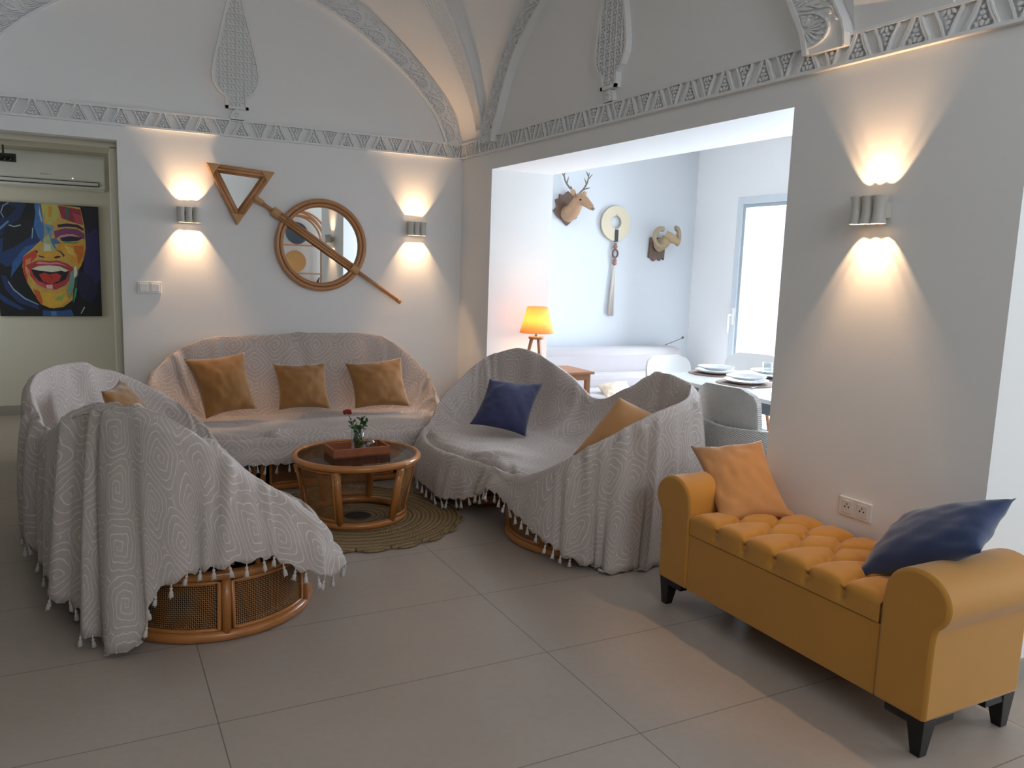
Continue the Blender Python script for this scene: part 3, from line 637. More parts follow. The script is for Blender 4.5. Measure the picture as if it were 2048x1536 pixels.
e = empty('ram_head', (2.11, YW, 1.73), 0, 'small mounted ram head with curled horns near the alcove corner', 'wall trophy')
mb = MB(); mb.prism([(-.10, .05), (.06, .05), (.075, -.02), (.07, -.16), (.05, -.135), (.02, -.17), (-.01, -.145), (-.05, -.175), (-.07, -.15), (-.11, -.14), (-.105, -.05)], lambda a, b, h: (a, h, b), 0, -.03); mb.build('neck_board', PLQ, e, bevel=.006)
RAM = mat('ram_tan', (.40, .29, .16), .5, noise=.2, nscale=30)
mb = MB(); sweep(mb, [(-.02, -.03, -.03), (0, -.09, .0), (.02, -.12, .04)], [.06, .055, .05]); sweep(mb, [(.01, -.11, .07), (.05, -.16, .04), (.10, -.21, .0)], [.045, .042, .022], .9); mb.build('head', RAM, e, smooth=True)
for s in (-1, 1):
    mb = MB(); pts = []; rad = []
    for k in range(14):
        a = 1.3+k/13*5.6; r = .084-.018*k/13; cx, cz = (-.05, .045) if s < 0 else (.125, .06)
        pts.append((cx+(r*math.cos(a) if s < 0 else r*.40*math.cos(PI-a)), -.11-(.03*k/13 if s < 0 else .05*k/13), cz+r*math.sin(a))); rad.append(.023*(1-k/16)+.003)
    sweep(mb, pts, rad, 1, 10, 40); mb.build('horn', mat('ram_horn', (.38, .30, .20), .5, bump=.6, bscale=50), e, smooth=True)
e = empty('wall_hanging', (1.607, YW, 1.885), 0, 'cream disc wall hanging with wooden beads and long tassel', 'wall hanging')
mb = MB(); n = 48
for y0, y1 in ((-.012, -.03),):
    vs = []
    for r, y in ((.158, y0), (.158, y1), (.060, y1), (.060, y0)):
        for k in range(n): vs.append((r*math.cos(2*PI*k/n), y, r*math.sin(2*PI*k/n)+(.012 if r < .1 else 0)))
    mb.add(vs, [(i*n+k, i*n+(k+1) % n, ((i+1) % 4)*n+(k+1) % n, ((i+1) % 4)*n+k) for i in range(4) for k in range(n)])
mb.build('disc', CREAM, e, angle=40)
MB().box(-.006, .028, -.036, -.012, -.165, -.055).build('black_band', mat('band', '#26333d', .6), e)
BEAD = mat('bead_rose_wood', (.36, .17, .12), .45)
for z, r in ((-.185, .014), (-.21, .02), (-.335, .019), (-.36, .02)): MB().lathe([(r*math.sin(PI*k/8), -r*math.cos(PI*k/8)) for k in range(9)], (.01, -.025, z), 14).build('bead', BEAD, e, smooth=True)
mb = MB(); mb.tube([(.01+.028*math.cos(2*PI*k/24), -.025, -.272+.036*math.sin(2*PI*k/24)) for k in range(24)], .009, 8, True); mb.build('wooden_ring', mat('ring_wood', (.16, .09, .08), .5), e, smooth=True)
mb = MB()
for k in range(26):
    a = random.uniform(-1, 1); b = random.uniform(-1, 1)
    mb.tube([(.01+a*.008, -.025, -.38), (.008+a*.022, -.022+b*.008, -.55), (.0+a*.036, -.02+b*.012, -.82-random.random()*.03)], .0042, 5)
mb.build('tassel', ROPE, e, smooth=True)
MB().tube([(.004, 0, .075), (.004, -.034, .075), (.004, -.036, .085)], .003, 6).build('hook', CHROME, e)

# ================================================================== ALCOVE FURNITURE
e = empty('side_table', (.46, -.86, 0), 0, 'small wooden side table under the lit lamp', 'side table')
MB().box(-.25, .22, -.17, .23, .675, .695).build('table_top', WOODL, e, bevel=.004)
for sx in (-.21, .18):
    for sy in (-.13, .19): MB().box(sx-.018, sx+.018, sy-.018, sy+.018, 0, .675).build('leg', WOODL, e, bevel=.003)
MB().box(-.22, .19, -.15, -.13, .63, .675).build('apron', WOODL, e); MB().box(-.22, .19, .19, .21, .63, .675).build('apron', WOODL, e)
e = empty('table_lamp', (.29, -.80, .695), 0, 'lit yellow shade table lamp on a wooden tripod', 'table lamp')
for k in range(3):
    a = 2*PI*k/3+.5; MB().tube([(.035*math.cos(a), .035*math.sin(a), .235), (.085*math.cos(a), .085*math.sin(a), 0)], [.014, .010], 8).build('leg', WOODL, e)
MB().lathe([(0, .232), (.058, .232), (.06, .236), (.06, .246), (.058, .25), (0, .25)], n=28).build('lamp_seat', WOODL, e, angle=40)
MB().lathe([(0, .25), (.014, .25), (.014, .30), (0, .30)], n=14).build('socket', CHROME, e)
MB().lathe([(.13, .278), (.078, .475), (.076, .475), (.128, .278), (.13, .278)], n=40).build('lamp_shade', SHADE, e, smooth=True)
MB().lathe([(0, .30), (.012, .30), (.028, .34), (.028, .36), (.018, .38), (0, .386)], n=16).build('bulb', BULB, e, smooth=True)
MB().tube([(0, 0, .25), (.02, -.03, .18), (-.03, -.05, .10), (-.14, -.03, .06), (-.20, .05, .0)], .0022, 6).build('cord', WHITEP, e)
l = bpy.data.lights.new('lamp_light', 'POINT'); l.energy = 1.3; l.color = (1, .72, .42); l.shadow_soft_size = .03
o = bpy.data.objects.new('lamp_light', l); COL.objects.link(o); o.parent = e; o.location = (0, 0, .40)

e = empty('banquette_sofa', (1.4, -.20, 0), 0, 'pale mauve upholstered banquette along the alcove wall', 'sofa')
def cush(mb, x0, x1, y0, y1, z0, z1, r=.05): mb.box(x0, x1, y0, y1, z0, z1)
MB().box(-.70, .86, .06, .34, .10, .765).build('backrest', SOFAG, e, bevel=.06, angle=60)
MB().box(-.70, .86, -.06, .10, .40, .56).build('lumbar_roll', SOFAG, e, bevel=.05, angle=60)
MB().box(-.70, .88, -.52, .08, .12, .44).build('seat', SOFAG, e, bevel=.05, angle=60)
MB().box(-.68, .84, -.48, .30, 0, .12).build('plinth', DARK, e)
tag(MB().tube([(2.22, .10, .762), (2.33, -.02, .84)], .003, 6).lathe([(0, -.013), (.009, -.009), (.013, 0), (.009, .009), (0, .013)], (2.331, -.022, .845), 12).build('thin_stick', [mat('stick_grey', '#5c5a5a', .6)]), 'thin grey stick with a dark round tip behind the banquette end', 'stick')
# a rounded panel with weave/shell curvature
def panel(mb, fn, w, h, r, t, nu=24, nv=14, mi=0):
    def P(a, b, s):
        x = (a-.5)*w; z = b*h; lim = w/2
        for (zc, sg) in ((h-r, 1), (r, -1)):
            if (z-zc)*sg > 0: lim = w/2-r+math.sqrt(max(0, r*r-(z-zc)**2))
        x = max(-lim, min(lim, (a-.5)*2*lim)); return fn(x, z, s*t/2)
    for s in (-1, 1): mb.grid(lambda a, b: P(a, b, s), nu, nv, mi=mi, uvfn=lambda a, b: ((a-.5)*w, b*h))
    ring = [(a/nu, 0) for a in range(nu)]+[(1, b/nv) for b in range(nv)]+[(1-a/nu, 1) for a in range(nu)]+[(0, 1-b/nv) for b in range(nv)]
    m = len(ring); vs = [P(a, b, -1) for a, b in ring]+[P(a, b, 1) for a, b in ring]
    mb.add(vs, [(i, (i+1) % m, m+(i+1) % m, m+i) for i in range(m)], mi); return mb
def white_chair(loc, rz, label):
    e = empty('dining_chair', loc, rz, label, 'chair')      # faces local +y, back at -y
    mb = MB(); panel(mb, lambda x, z, t: (x, -.22+t+(x*x)*.9-z*.12, .42+z), .48, .39, .10, .02); mb.build('backrest', WHITEP, e, smooth=True)
    mb = MB(); panel(mb, lambda x, z, t: (x, -.215+z, .43+t+.25*x*x), .46, .44, .10, .025); mb.build('seat', WHITEP, e, smooth=True)
    for sx in (-1, 1):
        for sy in (-1, 1): MB().tube([(sx*.15, sy*.14, .43), (sx*.21, sy*.20, 0)], [.017, .011], 8).build('leg', WOODL, e, smooth=True)
    return e
white_chair((1.35, -1.30, 0), PI+.12, 'white moulded chair at the far end of the dining table')
white_chair((2.02, -1.20, 0), 2.05, 'white moulded chair nearest the glazed door')
# dining table
e = empty('dining_table', (1.16, -2.42, 0), -.04, 'white topped dining table with grey frame in the alcove', 'dining table')
MB().box(-.44, .46, -.85, .78, .735, .76).build('table_top', TABLEW, e, bevel=.004)
MB().box(-.41, .43, -.82, .75, .665, .735).build('apron', GREYD, e)
for sx in (-.37, .39):
    for sy in (-.78, .71): MB().box(sx-.03, sx+.03, sy-.03, sy+.03, 0, .665).build('leg', GREYD, e, bevel=.003)
def placemat(x, y, label):
    o = MB().lathe([(0, 0), (.185, 0), (.19, .003), (.185, .006), (0, .006)], n=40).build('placemat', MATW, loc=(x, y, .76)); return tag(o, label, 'placemat')
def plate(x, y, z, r, label):
    o = MB().lathe([(0, .004), (r*.55, .004), (r*.62, .008), (r*.97, .022), (r, .024), (r*.985, .018), (r*.62, .0), (0, 0)], n=48).build('plate', CERAM, loc=(x, y, z), smooth=True); return tag(o, label, 'plate', 'white plates on the dining table')
for x, y, nm in ((1.215, -1.76, 'left'), (1.065, -2.22, 'front'), (1.46, -2.03, 'far')):
    placemat(x, y, {'left': 'round brown placemat at the left end of the dining table', 'front': 'round brown placemat nearest the grey woven armchair', 'far': 'round brown placemat at the window side of the table'}[nm])
    dsc = {'left': 'at the left end of the dining table', 'front': 'beside the knife on the near placemat', 'far': 'on the placemat by the window side'}[nm]
    plate(x, y, .7662, .145, 'large white dinner plate, lower of the two '+dsc); plate(x, y, .7905, .128, 'smaller white plate, upper of the two '+dsc)
def cutlery(x, y, rz, label):
    e = empty('knife', (x, y, .7662), rz, label, 'cutlery'); MB().box(-.008, .008, -.10, 0, 0, .003).build('handle', CHROME, e, bevel=.001); MB().prism([(-.008, 0), (.008, 0), (.008, .08), (0, .11), (-.006, .09)], lambda a, b, h: (a, b, h), 0, .002).build('blade', CHROME, e)
cutlery(1.01, -2.375, -1.1, 'steel knife on the near placemat edge')
def tumbler(x, y, label): return tag(MB().lathe([(0, 0), (.028, 0), (.034, .12), (.032, .12), (.026, .006), (0, .006)], n=24).build('drinking_glass', VGLASS, loc=(x, y, .76), smooth=True), label, 'glass')
tumbler(1.345, -2.12, 'clear drinking glass between the plates on the dining table'); 
tag(MB().lathe([(0, 0), (.033, 0), (.035, .003), (.006, .008), (.004, .075), (.01, .09), (.034, .12), (.036, .16), (.03, .19), (.028, .19), (.034, .16), (.032, .122), (0, .09)], n=24).build('wine_glass', VGLASS, loc=(1.50, -2.30, .76), smooth=True), 'stemmed glass by the wooden box on the dining table', 'glass')
e = empty('napkin_box', (1.20, -2.60, .76), .2, 'pinkish wooden box at the right of the dining table', 'box')
MB().box(-.09, .09, -.09, .09, 0, .11).build('body', WOODL, e, bevel=.004); MB().prism([(-.09, .11), (.09, .11), (0, .155)], lambda a, b, h: (a, h, b), -.09, .09).build('lid', WOODL, e, bevel=.003)
# grey woven armchair
e = empty('woven_armchair', (.62, -2.86, 0), -PI/2+.10, 'grey woven armchair with its back to the room', 'armchair')   # local +y faces the table
mb = MB(); panel(mb, lambda x, z, t: (x-.045, -.24+t+x*x*.8-z*.14, .38+z), .42, .49, .09, .035); mb.build('backrest', WEAVE, e, smooth=True)
def tub(a, b, s):
    th = PI*(1.0+a); x = .36*math.cos(th); y = .33*math.sin(th); fr = abs(a-.5)*2
    top = .655+.02*fr; z = .16+(top-.16)*b; k = 1+.06*b+s; return (x*k, y*k+.0, z)
mb = MB(); mb.grid(lambda a, b: tub(a, b, 0), 40, 12, uvfn=lambda a, b: (a*1.0, b*.45)); mb.grid(lambda a, b: tub(a, b, -.10), 40, 12, uvfn=lambda a, b: (a*1.0, b*.45))
mb.grid(lambda a, b: tub(a, 1, -.10*b), 40, 2, uvfn=lambda a, b: (a, b*.03)); mb.build('tub_side', WEAVE, e, smooth=True)
MB().box(-.29, .29, -.26, .28, .30, .44).build('seat_cushion', SOFAG, e, bevel=.04, angle=60)
MB().box(-.31, .31, -.24, .30, .16, .30).build('seat_base', WEAVE, e)
for sx in (-.27, .27):
    for sy in (-.20, .26): MB().tube([(sx, sy, .17), (sx*1.05, sy*1.05, 0)], .016, 8).build('leg', GREYD, e)

# ================================================================== CUSHIONS
def pillow(name, corners, T, m, label, n=26, pinch=.10, seed=0, wr=.006, cat='cushion', group=None):
    c = [Vector(p) for p in corners]; o = sum(c, Vector())/4; c = [p-o for p in c]
    nrm = ((c[1]-c[3]).cross(c[2]-c[0])).normalized()
    def f(a, b, s):
        u, v = 2*a-1, 2*b-1
        uu = u*(1-pinch*(1-v*v)*abs(u)**1.5); vv = v*(1-pinch*(1-u*u)*abs(v)**1.5)
        A = (uu+1)/2; B = (vv+1)/2; p = c[0]*(1-A)*B+c[1]*A*B+c[2]*A*(1-B)+c[3]*(1-A)*(1-B)
        q = (max(0, 1-u*u)**.55)*(max(0, 1-v*v)**.55); t = T/2*q*(1+.10*mn.noise((u*1.5+seed, v*1.5, s*3.)))
        edge = (1-q)*q*4; t *= 1.0; t += wr*edge*math.sin(9*u+seed)*math.sin(8*v+2*seed)*.8+wr*.8*mn.noise((u*5+seed, v*5, s+seed))*min(1, q*3)
        return p+nrm*s*t
    mb = MB(); mb.grid(lambda a, b: f(a, b, 1), n, n); mb.grid(lambda a, b: f(a, b, -1), n, n)
    ob = mb.build(name, m, smooth=True, loc=o)
    import bmesh
    bm = bmesh.new(); bm.from_mesh(ob.data); bmesh.ops.remove_doubles(bm, verts=bm.verts, dist=1e-5); bmesh.ops.recalc_face_normals(bm, faces=bm.faces); bm.to_mesh(ob.data); bm.free()
    for p_ in ob.data.polygons: p_.use_smooth = True
    return tag(ob, label, cat, group)
pillow('cushion', [(-2.161,-.40,.781),(-1.772,-.40,.824),(-1.732,-.62,.461),(-2.06,-.66,.419)], .15, MUST, 'large mustard cushion at the left of the long sofa', seed=1)
pillow('cushion', [(-1.586,-.40,.736),(-1.214,-.40,.738),(-1.219,-.58,.428),(-1.58,-.58,.440)], .12, MUST, 'mustard cushion in the middle of the long sofa', seed=2)
pillow('cushion', [(-1.072,-.40,.727),(-.642,-.40,.762),(-.628,-.58,.416),(-1.046,-.58,.423)], .13, MUST, 'mustard cushion at the right of the long sofa', seed=3)
pillow('cushion', [(-.363,-1.35,.722),(.019,-1.40,.682),(-.244,-1.66,.383),(-.569,-1.50,.455)], .13, NAVY, 'navy cushion on the right draped loveseat', seed=4)
pillow('cushion', [(-2.671,-1.75,.791),(-2.578,-1.45,.808),(-2.40,-1.45,.50),(-2.50,-1.85,.49)], .14, MUST, 'mustard cushion tucked into the left draped loveseat', seed=5)
pillow('cushion', [(-.46,-2.58,.485),(-.22,-2.635,.795),(.07,-2.72,.66),(-.16,-2.70,.37)], .27, TAN, 'tan cushion half hidden in the right draped loveseat', seed=6, pinch=.02)
pillow('cushion', [(-.25,-3.266,.667),(-.06,-3.517,.734),(-.12,-3.786,.462),(-.42,-3.691,.433)], .13, TAN, 'tan cushion on the far end of the yellow bench', seed=7, wr=.006)
pillow('cushion', [(-.36,-4.29,.415),(-.13,-4.30,.63),(-.10,-4.669,.787),(-.34,-4.72,.655)], .15, NAVYV, 'navy blue cushion leaning on the near arm of the yellow bench', seed=8, wr=.005)
pillow('cushion', [(1.05,-.50,.50),(1.36,-.50,.53),(1.36,-.62,.42),(1.02,-.70,.43)], .10, mat('cream_linen', (.74, .62, .48), .85), 'cream cushion on the alcove banquette behind the loveseat', seed=9)

# ================================================================== DRAPED SEATING
def stad(spine, r, n):
    """closed outline around a segment"""
    a, b = Vector(spine[0]), Vector(spine[1]); d = b-a; L = d.length; d = d.normalized() if L > 1e-6 else Vector((1, 0)); q = Vector((-d.y, d.x)); out = []
    per = 2*L+2*PI*r
    for k in range(n):
        s = per*k/n
        if s < L: out.append(a+d*s+q*(-r)); continue
        s -= L
        if s < PI*r: t = s/r; out.append(b+(-q*math.cos(t)+d*math.sin(t))*r); continue
        s -= PI*r
        if s < L: out.append(b-d*s+q*r); continue
        s -= L; t = s/r; out.append(a+(q*math.cos(t)-d*math.sin(t))*r)
    return out
def drum(parent, spine, r, npanel, top=.265):
    n = 96; ol = stad(spine, r, n)
    MB().tube([(p.x, p.y, .022) for p in ol], .022, 10, True).build('bottom_rail', RATTAN, parent, smooth=True)
    MB().tube([(p.x, p.y, top) for p in ol], .020, 10, True).build('top_rail', RATTAN, parent, smooth=True)
    c = sum(ol, Vector((0, 0)))/n
    sc = lambda p, f: c+(p-c)*f
    per = sum((ol[i]-ol[i-1]).length for i in range(n)); 
    for k in range(npanel):
        i0 = int(n*k/npanel); i1 = int(n*(k+1)/npanel); p = ol[i0 % n]
        MB().tube([(p.x, p.y, .03), (p.x, p.y, top-.005)], .019, 10).build('post', RATTAN, parent, smooth=True)
        seg = [ol[i % n] for i in range(i0+1, i1)]
        if len(seg) < 3: continue
        mb = MB(); inner = [sc(q, .992) for q in seg]; m_ = len(inner)-1
        mb.grid(lambda a, b: (inner[int(round(a*m_))].x, inner[int(round(a*m_))].y, .045+b*(top-.075)), m_, 1, uvfn=lambda a, b: (a*per/npanel*.95, b*(top-.075)))
        pn = mb.build('cane_panel', CANE, parent, smooth=True)
        fr = [(q.x, q.y, .048) for q in seg]+[(q.x, q.y, top-.028) for q in seg[::-1]]
        MB().tube(fr, .0085, 8, True).build('panel_edging', RATTAN, pn, smooth=True)
    for k in range(npanel*3):
        p = sc(ol[int(n*k/(npanel*3)) % n], .98)
        MB().tube([(p.x, p.y, top), (p.x, p.y, top+.052)], .012 if k % 3 else .018, 8).build('spindle', RATTAN, parent, smooth=True)
    il = [sc(p, .86) for p in ol]
    MB().prism([(p.x, p.y) for p in il], lambda a, b, h: (a, b, h), .05, top+.04).build('shade_core', DARK, parent)  # black core added as the shade seen between the spindles
def closest(p, a, b):
    a, b, p = Vector(a), Vector(b), Vector(p); d = b-a; t = max(0, min(1, (p-a).dot(d)/max(1e-9, d.dot(d)))); return a+d*t
def drape(rim, hem, spine, zs, N=300, seed=0, fold=.022, label='', stations_fold=None, tass=.06, inner=.62, **kw):
    """rim, hem: matched lists of (x,y,z) stations round the seat, counter-clockwise or clockwise"""
    R = crv(rim, N, True); Hm = crv(hem, N, True); FM = crv([(f,) for f in (stations_fold or [1]*len(rim))], N, True)
    arc = [0]
    for i in range(1, N+1): arc.append(arc[-1]+float(np.linalg.norm((R[i % N]-R[i-1])[:2])))
    per = arc[-1]; cols = []; uvs = []
    J = 56; out = []
    for i in range(N):
        r = Vector(R[i]); h = Vector(Hm[i]); c2 = closest(r.xy, *spine); c = Vector((c2.x, c2.y, zs+.004))
        d = Vector((r.x-c.x, r.y-c.y, 0)); rr = d.length; d.normalize()
        hgt = max(0, r.z-zs); k = sm(hgt, .02, .25)
        seat = c+d*rr*(inner if k > 0 else inner); 
        s_ = c+d*rr*(inner+.10*(1-k)); s_.z = zs+.004
        mid = s_.lerp(r, .52); mid.z = zs+(r.z-zs)*(.30+.12*k); mid += d*.02*k
        top = Vector((r.x, r.y, r.z+.002)); ri = r-d*.022; ri.z = r.z-.022
        dh = Vector((h.x-r.x, h.y-r.y, 0)); do = (d if dh.length < .02 else d)
        ro = r+do*.028; ro.z = r.z-.022; ro2 = r+do*.045; ro2.z = r.z-.075 if r.z-h.z > .18 else r.z-(r.z-h.z)*.4
        m2 = ro2.lerp(h, .5); m2 += do*.008
        prof = crv([c-d*.035-Vector((0, 0, .006)), c.lerp(s_, .6), s_, mid, ri, top, ro, ro2, m2, h], J)
        out.append((prof, d))
    mb_v = []; mb_uv = []
    f1, f2, f3 = [random.Random(seed+q).uniform(0, 6.28) for q in range(3)]
    for i in range(N):
        prof, d = out[i]; a = arc[i]; L = 0; prev = prof[0]; fm = float(FM[i][0])
        F = .55*math.sin(a*2*PI/.21+f1+1.5*math.sin(a*2*PI/.9))+.35*math.sin(a*2*PI/.123+f2)+.45*math.sin(a*2*PI/.47+f3)
        Fs = max(0, min(1, .5+.5*F/1.3)); F = (Fs**1.4)*2-1
        for j in range(J):
            p = Vector(prof[j]); t = j/(J-1)
            q = sm(t, .58, 1.0)
            p = p+d*(fold*fm*F*q*(.35+.65*q))+Vector((-d.y, d.x, 0))*(fold*.6*fm*math.cos(a*2*PI/.21+f1)*q*q)
            # soft creases over back and seat
            nz = 1-2.2*abs(mn.noise((a*4.2+seed+t*2.5, t*3.0, seed*1.7)))+.4*mn.noise((a*12+seed, t*6, 2.)); nz2 = mn.noise((p.x*6+seed, p.y*6, p.z*6)); wv = sm(t, .05, .3)*(1-sm(t, .5, .75))
            p = p+d*(.013*nz*wv)+Vector((0, 0, .010*(1-2.4*abs(mn.noise((p.x*3.1+p.y*1.7+seed, p.y*2.2-p.x*1.2, seed*.7))))*sm(t, 0, .12)*(1-sm(t, .35, .55))*.6))+Vector((0, 0, .006*nz2*sm(t, .0, .15)*(1-q)))
            if j == J-1: p.z = max(.006, p.z+.010*math.sin(a*2*PI/tass+.5))
            p.z = max(p.z, .004)
            L += float(np.linalg.norm(prof[j]-prev)); prev = prof[j]
            mb_v.append(p); cx = Vector(prof[0]); mb_uv.append((cx.x+d.x*L+seed*.31, cx.y+d.y*L+seed*.17))
    fs = []
    for i in range(N):
        i2 = (i+1) % N
        for j in range(J-1): fs.append((i*J+j, i2*J+j, i2*J+j+1, i*J+j+1))
    # folds of the cloth: soft ridges running over back and seat, and down the outside
    G = np.array([tuple(p) for p in mb_v]).reshape(N, J, 3); rg = random.Random(seed*7+1)
    di = np.roll(G, -2, 0)-np.roll(G, 2, 0); dj = np.gradient(G, axis=1); nn = np.cross(di, dj); nn /= (np.linalg.norm(nn, axis=2, keepdims=True)+1e-9)
    if nn[:, J//2:, :].mean(axis=(0, 1))@np.array((0, 0, 1)) < -2: nn = -nn
    ctr = np.array((spine[0][0]*.5+spine[1][0]*.5, spine[0][1]*.5+spine[1][1]*.5, .3))
    if ((nn[:, -8:, :2]*(G[:, -8:, :2]-ctr[:2])).sum(2)).mean() < 0: nn = -nn
    T = (np.arange(N)/N)[:, None]*per*np.ones((1, J)); Sx = (np.arange(J)/(J-1))[None, :]*np.ones((N, 1)); Dm = np.zeros((N, J))
    def ridge(t0, s0, t1, s1, amp, wd, bend=0):
        k = np.clip((Sx-s0)/(s1-s0), 0, 1); cen = t0+(t1-t0)*k+bend*np.sin(k*PI); q = (T-cen+per/2) % per-per/2
        rad_ = np.clip(Sx/.45, .18, 1); env = np.clip((k)*(1-k)*6, 0, 1)
        return amp*env*(np.exp(-(q*rad_/wd)**2)-.55*np.exp(-((q*rad_-1.7*wd)/(1.3*wd))**2))
    nr = kw.get('creases', 16)
    for _ in range(nr):
        t0 = rg.random()*per; Dm += ridge(t0+rg.uniform(-.35, .35), rg.uniform(.0, .18), t0, rg.uniform(.48, .68), rg.uniform(.006, .016), rg.uniform(.018, .04), rg.uniform(-.12, .12))
    for _ in range(int(nr*1.5)):
        t0 = rg.random()*per; fmv = float(FM[int(t0/per*N) % N][0]); s1 = 1.35
        Dm += ridge(t0, rg.uniform(.50, .62), t0+rg.uniform(-.10, .10), s1, rg.uniform(.012, .026)*min(1.4, fmv), rg.uniform(.016, .034), rg.uniform(-.03, .03))
    for _ in range(nr):
        t0 = rg.random()*per; Dm += ridge(t0-rg.uniform(.1, .5), rg.uniform(.1, .3), t0+rg.uniform(.1, .5), rg.uniform(.35, .55), rg.uniform(.003, .007), rg.uniform(.02, .03), rg.uniform(-.1, .1))
    Dm *= np.clip((Sx-.03)/.17, 0, 1)
    G = G+nn*Dm[:, :, None]; G[:, :, 2] = np.maximum(G[:, :, 2], .005)
    mb_v = [Vector(p) for p in G.reshape(-1, 3)]
    mb = MB(); mb.add(mb_v, fs, 0, mb_uv); hemv = [mb_v[i*J+J-1] for i in range(N)]
    # order so normals face outward is irrelevant for cloth
    return mb, hemv, out, per
tassel_me = None
def make_tassel():
    mb = MB(); mb.tube([(0, 0, .004), (0, 0, -.012)], [.0022, .003], 6); mb.lathe([(0, -.008), (.0055, -.011), (.006, -.016), (.0035, -.020), (.0075, -.028), (.0095, -.047), (.004, -.049), (0, -.045)], n=8)
    mb.tube([(-.004, 0, -.03), (-.010, .002, -.052)], .002, 4); mb.tube([(.004, .001, -.03), (.009, -.003, -.053)], .002, 4)
    return mb
def throw(rim, hem, spine, zs, label, seed, fold=.022, folds=None, skip=None, **kw):
    mb, hemv, out, per = drape(rim, hem, spine, zs, seed=seed, fold=fold, stations_fold=folds, **kw)
    o = mb.build('throw_blanket', THROW, smooth=True)
    s = o.modifiers.new('thick', 'SOLIDIFY'); s.thickness = .004; s.offset = 0
    tag(o, label, 'throw blanket')
    t0 = None; acc = 0; last = hemv[0]; cnt = 0
    for i, p in enumerate(hemv):
        acc += (p-last).length; last = p
        if acc > .056 and cnt < 98:
            acc = 0
            if t0 is None: t = t0 = make_tassel().build('tassel', TASSEL, o, smooth=True)
            else: t = t0.copy(); COL.objects.link(t); t.parent = o
            low = p.z < .05
            t.location = (p.x, p.y, max(p.z, .008)); t.rotation_euler = ((1.45 if low else random.uniform(-.25, .25)), random.uniform(-.25, .25), random.uniform(0, 6.28) if not low else math.atan2(p.x-spine[0][0], -(p.y-spine[0][1]))+random.uniform(-.3,.3))
            cnt += 1
    return o
def body(name, label, cat, rim, spine, zs, drums, backc):
    e = empty(name, (0, 0, 0), 0, label, cat)
    for sp, r, npn in drums: drum(e, sp, r, npn)
    R = crv(rim, 120, True); sc = []
    for p in R:
        c = closest(p[:2], *spine); d = Vector((p[0]-c.x, p[1]-c.y)); l = d.length; d.normalize(); q = c+d*(l+.004); sc.append((q.x, q.y, p[2]-.026))
    MB().tube([(a, b, c-.012) for a, b, c in sc], .009, 10, True).build('rim_frame', RATTAN, e, smooth=True)
    pts = []
    for p in R:
        c = closest(p[:2], *spine); d = Vector((p[0]-c.x, p[1]-c.y)); q = c+d*.70; pts.append((q.x, q.y))
    MB().prism(pts, lambda a, b, h: (a, b, h), .315, zs-.02).build('seat_cushion', SOFAG, e, bevel=.02)
    for k in range(0, 120, 5):
        b = sc[k]; c = closest(b[:2], *spine); d = Vector((b[0]-c.x, b[1]-c.y)); l = d.length; d.normalize(); q = c+d*(l*.97-.0)
        if b[2] > zs+.10: MB().tube([(q.x, q.y, .30), (q.x+d.x*.012, q.y+d.y*.012, .30+(b[2]-.30)*.5), b], .008, 6).build('back_cane', RATTAN, e, smooth=True)
    return e
# --- long sofa against the back wall (stations go clockwise seen from above starting front left)
rimS = [(-2.05,-.97,.345),(-2.26,-.72,.43),(-2.36,-.45,.545),(-2.325,-.24,.68),(-2.225,-.15,.765),(-2.091,-.12,.846),(-1.923,-.10,.888),(-1.507,-.10,.903),(-1.177,-.10,.910),(-.80,-.10,.903),(-.655,-.12,.865),(-.52,-.15,.776),(-.412,-.20,.662),(-.368,-.32,.55),(-.40,-.52,.445),(-.50,-.80,.37),(-.68,-.99,.345),(-1.05,-1.03,.343),(-1.40,-1.05,.343),(-1.75,-1.02,.343)]
hemS = [(-2.11,-1.03,.19),(-2.34,-.80,.15),(-2.43,-.45,.15),(-2.37,-.15,.2),(-2.25,-.08,.25),(-2.10,-.05,.28),(-1.92,-.05,.28),(-1.50,-.05,.28),(-1.177,-.05,.28),(-.80,-.05,.28),(-.64,-.05,.28),(-.50,-.08,.2),(-.38,-.14,.10),(-.335,-.32,.05),(-.36,-.56,.03),(-.42,-.85,.04),(-.63,-1.06,.09),(-1.05,-1.07,.175),(-1.40,-1.10,.185),(-1.77,-1.10,.19)]
spS = ((-1.85, -.60), (-.85, -.58))
throw(rimS, hemS, spS, .365, 'pale patterned throw covering the long rattan sofa', 3, fold=.018, folds=[.3,.8,1,.6,.3,.1,.1,.1,.1,.1,.1,.3,.8,1.3,1.6,1.4,.7,.12,.1,.15])
body('rattan_sofa', 'long rattan sofa under a throw against the back wall', 'sofa', rimS, spS, .365, [(((-1.77,-.56),(-.90,-.56)), .45, 10)], None)
